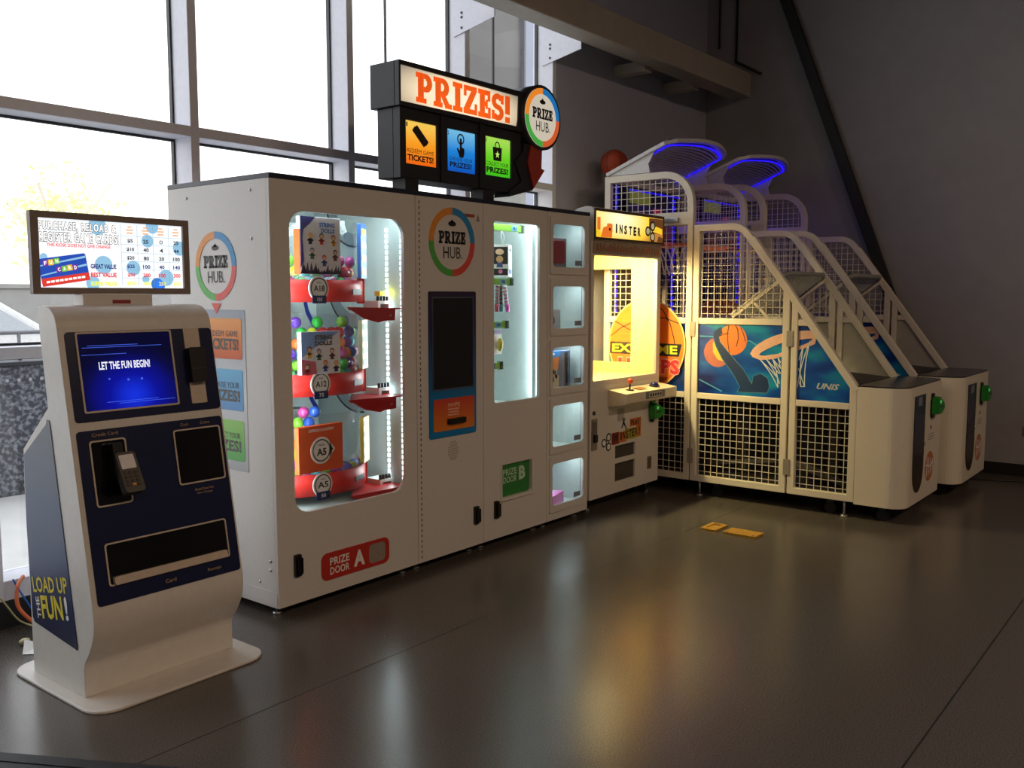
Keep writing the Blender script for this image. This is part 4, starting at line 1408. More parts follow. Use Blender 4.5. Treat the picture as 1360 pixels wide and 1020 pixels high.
m.build('picture', [mat('print_cyan', (30, 140, 214), .5), mat('print_orange', (232, 130, 50), .5), mat('print_sand', (190, 170, 140), .5), PAPER, INK, mat('print_dark_grey', (80, 80, 90), .5)], t, kind='stuff')
t = thing('pink_carton', 'flat pink and lilac carton lying in the bottom locker', 'box', (4.86, 3.53, zl[4]))
MB().plate((V3(0, 0, 0), X_, Y_), [[(4.735, 3.52), (4.81, 3.46), (5.02, 3.52), (4.95, 3.70), (4.74, 3.66)]], zl[4], zl[4] + .075).build('carton', mat('carton_pink', (206, 120, 186), .45), t, bevel=.003)
MB().plate((V3(0, 0, 0), X_, Y_), [[(4.76, 3.54), (4.82, 3.50), (4.98, 3.54), (4.93, 3.66), (4.76, 3.63)]], zl[4] + .0752, zl[4] + .077).build('print', mat('carton_lilac', (226, 190, 226), .45), t)

# ------------------------------------------------------------------ lit sign on top
SK = 3.48 / 3.55


def SX(x):
    return x * SK


def SZ(z):
    return 1.5 + (z - 1.5) * SK


SY = 3.48
sgn = thing('prize_sign', 'black lit arrow sign reading PRIZES! standing on the white cabinets', 'sign', (4.0, 3.56, ZTOP + .024))
FS = front(SY)
cxs, czs, rs = SX(4.775), SZ(2.613), .196
ta = [(SX(3.532), SZ(2.500)), (SX(4.64), SZ(2.500)), (SX(4.64), SZ(2.745)), (SX(3.532), SZ(2.735))]
fo = [(SX(3.546), SZ(2.524)), (SX(4.542), SZ(2.530)), (SX(4.553), SZ(2.575)), (SX(4.555), SZ(2.63)), (SX(4.560), SZ(2.712)), (SX(3.546), SZ(2.712))]
SBLK = mat('sign_black', (26, 26, 32), .5)
MB().plate(FS, [ta, fo], -.03, .004).build('sign_frame', SBLK, sgn, bevel=.003)
MB().prism(FS, ta, -.215, -.03).build('sign_box', SBLK, sgn, bevel=.004)
lf = MB().prism(FS, fo, -.03, -.006).build('lit_face', spotmat('sign_face', [(0, (255, 246, 222)), (.55, (250, 232, 196)), (1, (150, 138, 122))], (SX(4.05) - 4.0, SY - 3.56, SZ(2.60) - ZTOP - .024), (.62, 5, .17), .92), sgn)
MB().slab('PRIZES!', FS, (SX(3.668) + SX(4.485)) / 2, SZ(2.618), SX(4.485) - SX(3.668), .155, n0=-.006, th=.002).build('lettering', spotmat('sign_letter_orange', [(0, (250, 104, 30)), (1, (222, 80, 24))], (0, 0, .5), (.6, 9, .3), .80), lf)
m = MB(); m.smooth = True
m.cyl((cxs, SY - .02, czs), (cxs, SY + .14, czs), rs, seg=48).build('disc_box', SBLK, sgn)
FD = front(SY - .02)
MB().prism(FD, circ(cxs, czs, rs * .90, 44), 0, .003).build('disc_face', mat('disc_face', (226, 218, 200), .5, emit=.62), sgn)
ring_logo(sgn, FD, cxs, czs, rs * .90, emit=True, n0=.003)
# lower box with three lit icon panels
lo = [(SX(3.552), SZ(2.128)), (SX(4.60), SZ(2.128)), (SX(4.60), SZ(2.5)), (SX(3.552), SZ(2.5))]
hs = [(3.597, 3.842, 2.207, 2.437), (3.928, 4.177, 2.203, 2.437), (4.262, 4.508, 2.213, 2.441)]
hs = [(SX(a), SX(b_), SZ(c), SZ(d)) for a, b_, c, d in hs]
FSL = front(SY + .014)
MB().plate(FSL, [lo] + [rr(*h, .004) for h in hs], -.05, 0).build('icon_frame', SBLK, sgn, bevel=.003)
MB().prism(FSL, lo, -.17, -.05).build('icon_box', SBLK, sgn, bevel=.004)
for x in (3.885, 4.22):
    MB().fbox(FSL, SX(x) - .02, SX(x) + .02, SZ(2.128), SZ(2.5), 0, .008).build('divider', SBLK, sgn, bevel=.002)
zo = ZTOP + .024
specs = [([(0, (244, 104, 16)), (.5, (255, 166, 36)), (1, (255, 214, 96))], 'REDEEM GAME', 'TICKETS!', '1'),
         ([(0, (8, 84, 190)), (.5, (28, 136, 226)), (1, (120, 200, 244))], 'CHOOSE YOUR', 'PRIZES!', '2'),
         ([(0, (60, 196, 30)), (.5, (110, 216, 36)), (1, (176, 232, 96))], 'COLLECT YOUR', 'PRIZES!', '3')]
for i, (h, (st, l1, l2, nn)) in enumerate(zip(hs, specs)):
    p = MB().fbox(FSL, *h, -.05, -.012).build('icon_panel', gradmat('icon_%d' % i, st, 'Z', h[2] - zo, h[3] - zo, .4, emit=.78), sgn)
    cx, w, z0 = (h[0] + h[1]) / 2, h[1] - h[0], h[2]
    m = MB()
    P = -.012
    if i == 0:
        c_, s_ = cos(radians(-42)), sin(radians(-42))
        FI = (V3(cx, SY + .014, z0 + .155), V3(c_, 0, s_), V3(-s_, 0, c_))
        for k in (0, 1):
            m.plate(FI, [rr(-.062 + k * .006, .058 + k * .006, -.024 + k * .014, .010 + k * .014, .004)], P, P + .001 + .0006 * k)
    elif i == 1:
        F = (V3(cx, SY + .014, z0 + .14), X_, Z_)
        m.plate(F, [circ(.0, .045, .030, 20), circ(.0, .045, .022, 20)], P, P + .001)
        m.plate(F, [rr(-.008, .008, -.02, .05, .007)], P, P + .0015)
        m.prism(F, [(-.026, -.004), (-.008, -.022), (-.008, .0), (.012, .0), (.030, -.006), (.030, -.034), (.020, -.056), (-.010, -.056), (-.022, -.03), (-.034, -.012)], P, P + .0012)
    else:
        F = (V3(cx, SY + .014, z0 + .14), X_, Z_)
        m.prism(F, [(-.036, -.048), (.036, -.048), (.042, .030), (-.042, .030)], P, P + .001)
        m.plate(F, [circ(0, .034, .024, 20, .030), circ(0, .034, .017, 20, .023)], P, P + .0012)
    if i != 1:
        m.text(l1, FSL, cx, z0 + .072, w * .86, .022, .0, n0=P, slant=.12 if i == 0 else 0)
        m.text(l2, FSL, cx, z0 + .036, w * .84, .034, .04, n0=P)
    m.text(nn, FSL, h[0] + .018, h[3] - .02, .010, .022, .03, n0=P)
    m.build('icon_lettering', mat('icon_ink', (44, 36, 30), .6), p)
    if i == 1:
        m = MB().text(l1, FSL, cx, z0 + .072, w * .80, .020, .0, n0=P)
        m.text(l2, FSL, cx, z0 + .040, w * .76, .030, .03, n0=P)
        m.build('icon_lettering', mat('icon_ink_blue', (30, 70, 140), .6), p)
    if i == 2:
        star = [(cx + (.022 if k % 2 == 0 else .009) * sin(pi * k / 5), z0 + .128 + (.022 if k % 2 == 0 else .009) * cos(pi * k / 5)) for k in range(10)]
        MB().prism(FSL, star, P + .001, P + .002).build('icon_star', mat('icon_star', (190, 240, 110), .5, emit=.8), p)
# arrow under the disc
ar = [(4.585, 2.42), (4.70, 2.42), (4.695, 2.29), (4.728, 2.279), (4.612, 2.150), (4.390, 2.098), (4.50, 2.19), (4.47, 2.29), (4.54, 2.36)]
ar = [(4.53, 2.42), (4.705, 2.43), (4.697, 2.29), (4.735, 2.280), (4.615, 2.145), (4.58, 2.138), (4.385, 2.088), (4.395, 2.125), (4.505, 2.19), (4.440, 2.30), (4.52, 2.37)]
MB().prism(front(SY - .005), ar, -.13, -.008).build('arrow_box', SBLK, sgn, bevel=.003)
ai = [(4.590, 2.43), (4.698, 2.42), (4.690, 2.284), (4.724, 2.277), (4.612, 2.156), (4.552, 2.305)]
MB().prism(front(SY - .005), ai, -.008, .004).build('arrow_face', mat('arrow_red', (168, 52, 32), .45), sgn)
for x in (3.596, 4.245):
    x = SX(x)
    MB().box(x, x + .10, SY + .02, SY + .12, ZTOP + .024, SZ(2.15)).build('post', SBLK, sgn, bevel=.003)
    MB().box(x - .02, x + .12, SY + .01, SY + .20, ZTOP + .024, ZTOP + .032).build('post_foot', SBLK, sgn)

# ------------------------------------------------------------------ claw machine
QX0, QX1, QB = 5.180, 6.118, 4.19
cl = thing('claw_machine', 'white claw machine with glowing yellow window and lit picture marquee', 'arcade machine', ((QX0 + QX1) / 2, 3.80, 0))
CW = mat('claw_white', (214, 208, 202), .4, bump=.03, scale=120, noise=.03)
CIN = mat('claw_lining_cream', (246, 216, 128), .5)
m = MB()
m.plate(FA, [rr(QX0, QX1, .10, .885, .004, 1), rr(5.505, 5.778, .345, .437, .004), rr(5.505, 5.778, .180, .310, .004)], -.02, 0)
m.build('front_panel', CW, cl, bevel=.003)
m = MB()
m.box(QX0, QX0 + .02, YF + .02, QB, .10, .885).box(QX1 - .02, QX1, YF + .02, QB, .10, .885).box(QX0, QX1, QB - .02, QB, .10, .885).box(QX0, QX1, YF + .02, QB, .10, .12)
m.build('lower_cabinet', CW, cl, bevel=.002)
m = MB()
m.plate(FA, [rr(QX0, QX1, .885, 1.872, .003, 1), rr(5.213, 6.066, .918, 1.768, .012)], -.025, 0)
m.build('window_frame', CW, cl, bevel=.002)
MB().plate(front(YF + .018), [rr(5.20, 6.08, .905, 1.78, .012)], -.005, 0).build('glass_pane', GLASS, cl)
m = MB()
for x, f in ((QX0 + .02, 1), (QX1, 1)):
    m.plate((V3(x, 0, 0), Y_, Z_), [rr(YF + .026, QB, .886, 1.872, .003, 1), rr(3.655, 4.09, .985, 1.700, .01)], -.02, 0)
m.box(QX0 + .02, QX1 - .02, QB - .02, QB, .886, 1.872).box(QX0 + .02, QX1 - .02, YF + .026, QB - .02, .886, .905).box(QX0 + .02, QX1 - .02, YF + .026, QB - .02, 1.855, 1.872)
m.build('display_case', CIN, cl)
for x in (QX0 + .008, QX1 - .012):
    MB().box(x, x + .004, 3.645, 4.10, .975, 1.71).build('side_glass', GLASS, cl)
tb = MB(); tb.smooth = True
tb.cyl((5.28, 3.50, 1.835), (6.02, 3.50, 1.835), .014, seg=12).build('light_tube', mat('lit_warm_tube', (255, 240, 190), .4, emit=6), cl)
YELL = (1.0, .81, .36)
area('case_light', (5.65, 3.56, 1.83), (.35, .3, -1), .7, .08, 92, YELL, parent=cl, off=ORIG[cl.name])
# claw on its gantry, parked over the back of the case
g = MB(); g.smooth = True
g.cyl((QX0 + .02, 4.06, 1.80), (QX1 - .02, 4.06, 1.80), .010).cyl((QX0 + .02, 4.00, 1.80), (QX1 - .02, 4.00, 1.80), .010)
gn = g.build('gantry_rail', SILVER, cl)
MB().box(5.30, 5.42, 3.97, 4.09, 1.76, 1.83).build('claw_carriage', DARKGREY, cl, bevel=.004)
g = MB(); g.smooth = True
g.cyl((5.36, 4.03, 1.76), (5.36, 4.03, 1.55), .006).cyl((5.36, 4.03, 1.55), (5.36, 4.03, 1.46), .035, .028)
cw_ = g.build('claw_head', SILVER, cl)
for k in range(3):
    a = 2 * pi * k / 3
    d = V3(cos(a), sin(a), 0)
    p = V3(5.36, 4.03, 1.46)
    MB().sweep([p + d * .02, p + d * .085 + Z_ * -.05, p + d * .075 + Z_ * -.12, p + d * .02 + Z_ * -.16], d.cross(Z_), .008, .004).build('claw_finger', SILVER, cw_)
t = thing('prize_ball', 'small dark prize ball at the left edge of the claw machine window', 'toy', (5.245, 3.475, .905))
MB().sphere((5.245, 3.475, .933), .028, 16, 10).build('ball', mat('dark_plush', (52, 36, 24), .8), t)
t.location.z = .905
MB().cyl((5.245, 3.475, .905), (5.245, 3.475, .909), .014).build('base_patch', DARKGREY, t)
# fascia and marquee
MB().fbox(FA, QX0 + .012, QX1 - .012, 1.778, 1.868, 0, .004).build('fascia', mat('fascia_brown', (152, 132, 114), .55), cl, bevel=.001)
m = MB()
r2 = random.Random(11)
for i in range(70):
    x = QX0 + .05 + i * .0122
    z0 = 1.79 + r2.random() * .012
    m.use(i * 7 % 3).fbox(FA, x, x + .006, z0, z0 + .03 + r2.random() * .028, .004, .0046)
m.build('fascia_print', [mat('fascia_red', (186, 84, 50), .6), mat('fascia_dark', (86, 74, 62), .6), mat('fascia_rust', (128, 84, 48), .6)], cl, kind='stuff')
FQ = left(QX0)
pro = [(-3.400, 1.872), (-3.400, 2.060), (-3.412, 2.084), (-3.46, 2.092), (-3.53, 2.080), (-3.60, 2.045), (-3.65, 1.99), (-3.66, 1.872)]
MB().prism(FQ, pro, -(QX1 - QX0), 0).build('marquee_housing', CW, cl, bevel=.003)
MQ = front(3.400)
MB().plate(MQ, [rr(QX0 + .002, QX1 - .002, 1.872, 2.078, .006), rr(QX0 + .016, QX1 - .016, 1.888, 2.060, .004)], 0, .008).build('marquee_frame', mat('marquee_frame', (70, 52, 30), .5), cl)
mq = MB().fbox(MQ, QX0 + .016, QX1 - .016, 1.888, 2.060, 0, .003).build('marquee_face', spotmat('marquee_glow', [(0, (255, 252, 226)), (.42, (255, 236, 160)), (.75, (252, 208, 60)), (1, (176, 118, 50))], (5.50 - 5.649, 0, 2.022), (.52, 5, .21), 1.0), cl)
OQ = mat('lit_marquee_orange', (236, 120, 40), .5, emit=.8)
YQ = mat('lit_marquee_yellow', (246, 206, 40), .5, emit=.85)
BQ = mat('lit_marquee_brown', (120, 74, 40), .5, emit=.45)
m = MB()
m.use(0).fbox(MQ, 5.215, 5.255, 1.935, 2.02, .003, .004).use(0).prism(MQ, [(5.26, 1.89), (5.40, 1.89), (5.40, 1.95), (5.335, 1.965), (5.29, 1.955)], .003, .004)
m.use(0).plate(MQ, [rr(5.335, 5.405, 1.92, 1.985, .012)], .003, .0045)
m.use(1).prism(MQ, [(5.197, 1.89), (5.26, 1.89), (5.255, 1.925), (5.22, 1.94), (5.197, 1.93)], .004, .005)
m.use(2).fbox(MQ, 5.90, 6.098, 1.95, 2.055, .003, .0038).use(1).prism(MQ, [(5.95, 1.96), (6.09, 1.945), (6.09, 1.985), (6.0, 2.0)], .004, .005).use(2).prism(MQ, [(6.02, 1.89), (6.10, 1.89), (6.10, 1.92), (6.04, 1.93)], .003, .004)
m.build('marquee_picture', [OQ, YQ, BQ], mq, kind='stuff')
MB().prism(MQ, circ(5.37, 1.945, .011, 10), .0045, .0055).build('picture_eye', INK, mq)
m = MB()
for s, x in (('I', 5.455), ('N', 5.515), ('S', 5.575), ('T', 5.64), ('E', 5.70), ('R', 5.76)):
    m.text(s, MQ, x, 1.956 - (x - 5.455) * .03, .020 if s == 'I' else .040, .062, .05, n0=.0035)


def spinner(mb, F, cx, cz, r, n):
    for k in range(3):
        a = radians(60 + 120 * k)
        mb.use(0).prism(F, circ(cx + r * .62 * cos(a), cz + r * .62 * sin(a), r * .50, 20), n, n + .001)
    for k in range(3):
        a = radians(60 + 120 * k)
        mb.use(1).prism(F, circ(cx + r * .62 * cos(a), cz + r * .62 * sin(a), r * .32, 18), n + .001, n + .002)
    mb.use(0).prism(F, circ(cx, cz, r * .28, 14), n + .001, n + .0015)
    mb.use(1).prism(F, circ(cx, cz, r * .13, 12), n + .0015, n + .0022)


m.build('marquee_lettering', INK, mq)
m = MB()
spinner(m, MQ, 5.925, 1.960, .072, .005)
m.build('marquee_spinner', [mat('spinner_black', (24, 16, 20), .5), mat('lit_spinner_cream', (206, 196, 150), .5, emit=.5)], mq)
# control shelf with stick and button
px0, px1, py = 5.40, 6.116, 3.265
pf = left(px0)
MB().prism(pf, [(-YF, .725), (-py - .01, .748), (-py, .760), (-py, .826), (-YF, .848)], -(px1 - px0), 0).build('control_shelf', mat('shelf_cream', (214, 202, 176), .4), cl, bevel=.004)
m = MB(); m.smooth = True
m.cyl((5.555, 3.335, .836), (5.555, 3.335, .842), .028).cyl((5.555, 3.335, .842), (5.560, 3.335, .885), .006)
js = m.build('joystick', BLACK, cl)
m = MB().sphere((5.561, 3.335, .900), .020, 14, 9)
m.build('joystick_knob', mat('knob_orange_red', (210, 80, 44), .35), js)
m = MB(); m.smooth = True
m.cyl((5.90, 3.335, .838), (5.90, 3.335, .848), .040, .038)
bt = m.build('push_button', mat('button_collar', (30, 34, 60), .35), cl)
MB().sphere((5.90, 3.335, .848), .032, 16, 9, (1, 1, .75)).build('button_dome', mat('button_navy', (24, 34, 90), .15), bt)
MB().plate(front(py), [rr(5.66, 5.93, .768, .818, .004)], 0, .002).build('shelf_label', mat('label_grey', (110, 104, 98), .5), cl)
MB().plate(front(py), [rr(5.70, 5.89, .775, .811, .004)], .002, .003).build('shelf_plate', mat('label_pale', (180, 172, 160), .5), cl)
m = MB()
for i in range(5):
    m.fbox(front(py), 5.715 + i * .035, 5.738 + i * .035, .783, .803, .003, .004)
m.build('shelf_print', INK, cl, kind='stuff')
m = MB()
for x in (5.64, 5.70):
    m.fbox((V3(0, 0, .8435), X_, Y_), x, x + .045, 3.30, 3.37, 0, .001)
m.build('shelf_sticker', mat('sticker_orange', (190, 110, 60), .5), cl, kind='stuff')
# coin entry, logo, flaps, card reader
cp = MB().plate(FA, [rr(5.195, 5.262, .445, .660, .006)], 0, .006).build('coin_plate', mat('coin_plate', (150, 140, 128), .35, metal=.4), cl, bevel=.001)
MB().fbox(FA, 5.205, 5.250, .545, .64, .006, .010).build('coin_slot', mat('slot_grey', (100, 94, 88), .4), cp)
MB().plate(FA, [rr(5.208, 5.246, .500, .552, .006)], .010, .022).build('coin_button', BLACK, cp, bevel=.003)
m = MB(); m.smooth = True
m.cyl((5.222, YF, .70), (5.222, YF - .008, .70), .014).build('key_lock', DARKGREY, cl)
m = MB()
spinner(m, FA, 5.395, .478, .062, 0)
m.build('logo_spinner', [mat('spinner_black', (24, 16, 20), .5), PAPER], cl)
LR, LO, LYG = mat('logo_red', (132, 40, 36), .5), mat('logo_orange', (206, 110, 44), .5), mat('logo_olive', (176, 160, 50), .5)
m = MB()
m.use(0).plate(FA, [rr(5.455, 5.56, .450, .535, .012)], 0, .001).use(1).plate(FA, [rr(5.55, 5.66, .455, .53, .008)], 0, .0012).use(2).plate(FA, [rr(5.63, 5.80, .465, .545, .008)], 0, .0014)
m.use(1).plate(FA, [rr(5.79, 5.855, .470, .56, .006)], 0, .001).use(1).plate(FA, [rr(5.70, 5.856, .555, .612, .004)], 0, .001)
lg = m.build('logo_ground', [LR, LO, LYG], cl, kind='stuff')
m = MB()
for s, x, w in (('W', 5.507, .07), ('I', 5.577, .018), ('N', 5.618, .036), ('S', 5.660, .034), ('T', 5.702, .036), ('E', 5.744, .032), ('R', 5.786, .034), ('!', 5.830, .014)):
    m.text(s, FA, x, .495 + (x - 5.5) * .06, w, .058, .03, n0=.0016)
m.text('PLAY', FA, 5.775, .583, .125, .036, .03, n0=.0012)
m.sweep([(5.585, YF - .002, .56), (5.63, YF - .002, .625)], Y_, .001, .004).sweep([(5.64, YF - .002, .56), (5.595, YF - .002, .63)], Y_, .001, .004).sweep([(5.60, YF - .002, .60), (5.66, YF - .002, .54)], Y_, .001, .004)
m.build('lettering', INK, lg)
for (z0, z1) in ((.345, .437), (.180, .310)):
    f = MB().fbox(front(YF + .014), 5.50, 5.785, z0 - .005, z1 + .005, -.006, 0).build('prize_flap', mat('flap_dark', (66, 60, 54), .35), cl)
    MB().fbox(front(YF + .008), 5.515, 5.77, z1 - .012, z1 - .006, 0, .004).build('flap_hinge', DARKGREY, f)
MB().plate(FA, [rr(5.955, 6.012, .205, .300, .004), rr(5.965, 6.002, .215, .288, .003)], 0, .004).build('coin_box_frame', mat('frame_tan', (130, 110, 88), .5), cl)
MB().fbox(FA, 5.965, 6.002, .215, .288, -.001, .002).build('coin_box_door', mat('door_tan', (96, 82, 66), .5), cl)
MB().plate(FA, [rr(5.53, 5.62, .61, .70, .004)], 0, .001).build('notice', mat('notice_grey', (176, 170, 164), .5), cl)


def card_reader(parent, F, cu, cv, s=1.0):
    """green swipe reader on a black backing plate"""
    q = MB().plate(F, [rr(cu - .022 * s, cu + .022 * s, cv - .085 * s, cv + .085 * s, .006)], 0, .014).build('reader_plate', BLACK, parent, bevel=.002)
    pl = [(cu - .050 * s, cv + .050 * s), (cu - .015 * s, cv + .066 * s), (cu + .105 * s, cv + .012 * s), (cu + .110 * s, cv - .022 * s), (cu + .03 * s, cv - .055 * s), (cu - .050 * s, cv - .055 * s)]
    MB().prism(F, pl, .014, .060).build('reader_housing', GREENP, q, bevel=.002)
    MB().fbox(F, cu - .03 * s, cu + .05 * s, cv - .006, cv + .002, .060, .063).build('reader_slot', BLACK, q)
    MB().prism(F, circ(cu - .01 * s, cv + .03 * s, .012 * s, 12), .060, .064).build('reader_lamp', mat('reader_lamp', (90, 230, 110), .4, emit=.3), q)


card_reader(cl, FA, 6.005, .640, .95)
m = MB()
m.prism(FA, [(5.985, .70), (6.035, .70), (6.045, .745), (5.975, .745)], 0, .02)
m.build('reader_top', GREENP, cl, bevel=.004)
for fx in (QX0 + .06, QX1 - .06):
    for fy in (YF + .10, QB - .10):
        m = MB(); m.smooth = True
        m.cyl((fx - .012, fy, .036), (fx + .012, fy, .036), .036, seg=16)
        w = m.build('caster', BLACK, cl)
        MB().box(fx - .02, fx + .02, fy - .02, fy + .02, .072, .10).build('caster_fork', SILVER, w)
        m = MB(); m.smooth = True
        m.cyl((fx + .05, fy, 0), (fx + .05, fy, .012), .022, .018).cyl((fx + .05, fy, .012), (fx + .05, fy, .10), .006)
        m.build('levelling_foot', SILVER, cl)

# ------------------------------------------------------------------ basketball machines
HX0, HX1 = 6.20, 7.15
hp = thing('basketball_machine', 'white caged basketball game machine nearer the claw machine', 'arcade machine', (6.675, 2.80, 0), 'basketball game machines')
TW = .022
LEDB = mat('led_blue', (34, 16, 255), .4, emit=1.3)


def arc(cy_, cz, r, a0, a1, n=7):
    return [(cy_ + r * cos(radians(a0 + (a1 - a0) * i / n)), cz + r * sin(radians(a0 + (a1 - a0) * i / n))) for i in range(n + 1)]


def clip(poly, axis, c):
    """interval of a convex polygon on the line coord[axis]=c"""
    out = []
    for i in range(len(poly)):
        a, b = poly[i], poly[(i + 1) % len(poly)]
        if (a[axis] - c) * (b[axis] - c) < 0:
            f = (c - a[axis]) / (b[axis] - a[axis])
            out.append(a[1 - axis] + f * (b[1 - axis] - a[1 - axis]))
    return (min(out), max(out)) if len(out) >= 2 else None


def wires(mb, x, poly, step=.05, r=.0021):
    ys = [p[0] for p in poly]; zs = [p[1] for p in poly]
    c = min(ys) + step * .6
    while c < max(ys):
        q = clip(poly, 0, c)
        if q:
            mb.sweep([(x, c, q[0]), (x, c, q[1])], X_, r, r, caps=False)
        c += step
    c = min(zs) + step * .6
    while c < max(zs):
        q = clip(poly, 1, c)
        if q:
            mb.sweep([(x + 2 * r, q[0], c), (x + 2 * r, q[1], c)], X_, r, r, caps=False)
        c += step


fr1 = [(3.945, 2.088), (3.945, 2.395)] + arc(3.445, 2.175, .22, 90, 180) + [(3.225, 2.088)]
fr2 = [(3.945, .135), (3.945, 2.042), (3.225, 2.042), (3.225, .135)]
fr3 = [(3.168, .135), (3.168, 1.990), (2.90, 1.990)] + arc(2.90, 1.83, .16, 95, 143, 5) + [(2.475, 1.545), (2.475, .135)]
fr4 = [(2.412, .135), (2.412, 1.455), (1.997, .890), (1.997, .135)]
SIDE_GREY = mat('panel_back_grey', (172, 168, 158), .5)


def court_blue():
    m = bpy.data.materials.new('court_blue_print')
    m.use_nodes = True
    n, l = m.node_tree.nodes, m.node_tree.links
    b = n['Principled BSDF']; b.inputs['Roughness'].default_value = .25
    tc = n.new('ShaderNodeTexCoord')
    mp = n.new('ShaderNodeMapping'); mp.inputs['Scale'].default_value = (1, 1.4, 3.2); mp.inputs['Rotation'].default_value = (.5, 0, 0)
    nz = n.new('ShaderNodeTexNoise'); nz.inputs['Scale'].default_value = 1.7; nz.inputs['Detail'].default_value = 2
    r = n.new('ShaderNodeValToRGB')
    els = r.color_ramp.elements
    els[0].position = .32; els[0].color = rgb(10, 26, 96)
    els[1].position = .74; els[1].color = rgb(26, 160, 196)
    e = els.new(.52); e.color = rgb(12, 76, 168)
    l.new(tc.outputs['Object'], mp.inputs[0]); l.new(mp.outputs[0], nz.inputs['Vector']); l.new(nz.outputs['Fac'], r.inputs[0]); l.new(r.outputs[0], b.inputs['Base Color'])
    return m


COURT = court_blue()
pan = [[(3.255, .778), (3.915, .778), (3.915, 1.290), (3.255, 1.290)], [(2.50, .778), (3.143, .778), (3.143, 1.290), (2.50, 1.290)],
       [(2.022, .778), (2.387, .778), (2.387, 1.290), (2.312, 1.290), (2.022, .893)]]
nets = [[(3.25, 1.335), (3.92, 1.335), (3.92, 2.02), (3.25, 2.02)], [(3.25, .158), (3.92, .158), (3.92, .735), (3.25, .735)],
        [(2.50, 1.335), (3.145, 1.335), (3.145, 1.965), (2.90, 1.965), (2.80, 1.925), (2.50, 1.52)],
        [(2.50, .158), (3.145, .158), (3.145, .735), (2.50, .735)], [(2.022, .158), (2.387, .158), (2.387, .735), (2.022, .735)],
        [(3.25, 2.11), (3.92, 2.11), (3.92, 2.37)] + [(y, z) for y, z in arc(3.445, 2.175, .195, 90, 180)]]
for near, xc in ((True, HX0 + TW), (False, HX1 - TW)):
    for fr, hn in ((fr1, .026), (fr2, .024), (fr3, .024), (fr4, .024)):
        m = MB().sweep([(xc, y, z) for y, z in fr], X_, TW, hn, closed=True)
        if fr is fr2:
            for z in (1.312, .757):
                m.box(xc - TW, xc + TW, 3.249, 3.921, z - .022, z + .022)
        if fr is fr3:
            for z in (1.312, .757):
                m.box(xc - TW, xc + TW, 2.499, 3.144, z - .022, z + .022)
        if fr is fr4:
            m.box(xc - TW, xc + TW, 2.30, 2.388, 1.290, 1.334).box(xc - TW, xc + TW, 2.02, 2.388, .735, .779)
        m.build('cage_frame', CREAM, hp, bevel=.004)
    m = MB().sweep([(xc, 2.742, 1.902), (xc, 1.978, .866)], X_, TW + .0015, .024)
    m.build('slope_rail', CREAM, hp, bevel=.003)
    for p in pan:
        m = MB().prism(left(xc - .006), [(-y, z) for y, z in p], -.012, 0)
        m.build('side_panel', SIDE_GREY if not near else mat('panel_edge_navy', (16, 40, 110), .35), hp)
    for p in nets:
        m = MB()
        wires(m, xc, p)
        m.build('wire_mesh', CREAM, hp, kind='stuff')
    m = MB().sweep([(xc + (TW + .01) * (1 if near else -1), 2.902, 1.350), (xc + (TW + .01) * (1 if near else -1), 2.540, 1.615)], X_, .012, .020)
    m.sweep([(xc + (TW + .01) * (1 if near else -1), 2.735, 1.450), (xc + (TW + .01) * (1 if near else -1), 2.62, 1.335)], X_, .006, .010)
    m.build('net_brace', CREAM, hp)
    m = MB()
    for y, z in ((3.19, 1.25), (3.19, .30), (2.443, 1.20), (2.443, .30)):
        m.box(xc - TW - .006 if near else xc + TW, xc - TW if near else xc + TW + .006, y - .022, y + .022, z - .055, z + .055)
    m.build('door_hinge', mat('hinge_grey', (170, 160, 146), .4, metal=.5), hp, kind='stuff')
# latch between upper and lower cage
MB().box(HX0 - .012, HX0, 3.32, 3.44, 2.04, 2.075).build('cage_latch', SILVER, hp, bevel=.002)
# printed court scene on the near side
FN = left(HX0 + TW - .0065)


def LP(pts):
    return [(-y, z) for y, z in pts]


def artplate(pts, n0, n1, m, hole=None):
    b = MB()
    b.plate(FN, [LP(pts)] + ([LP(hole)] if hole else []), n0, n1)
    return b


for p in pan:
    MB().prism(FN, LP(p), 0, .0012).build('court_print', COURT, hp)
PB = mat('print_ball_orange', (226, 128, 66), .35, noise=.12, scale=5)
PB2 = mat('print_ball_fade', (176, 104, 92), .4)
PLINE = mat('print_ball_seam', (60, 30, 20), .5)
PRIM = mat('print_rim_pink', (232, 186, 160), .4)
PNET = mat('print_net_white', (220, 232, 230), .4)
PARM = mat('print_arm_navy', (16, 48, 92), .4)
PARMO = mat('print_arm_edge', (70, 130, 170), .4)
PYEL = mat('print_yellow', (214, 190, 70), .4)
PSKY = mat('print_sky_line', (70, 160, 200), .4)


def half_clip(c, r, zmax):
    return [(y, min(z, zmax)) for y, z in [(c[0] + r * cos(2 * pi * i / 40), c[1] + r * sin(2 * pi * i / 40)) for i in range(40)]]


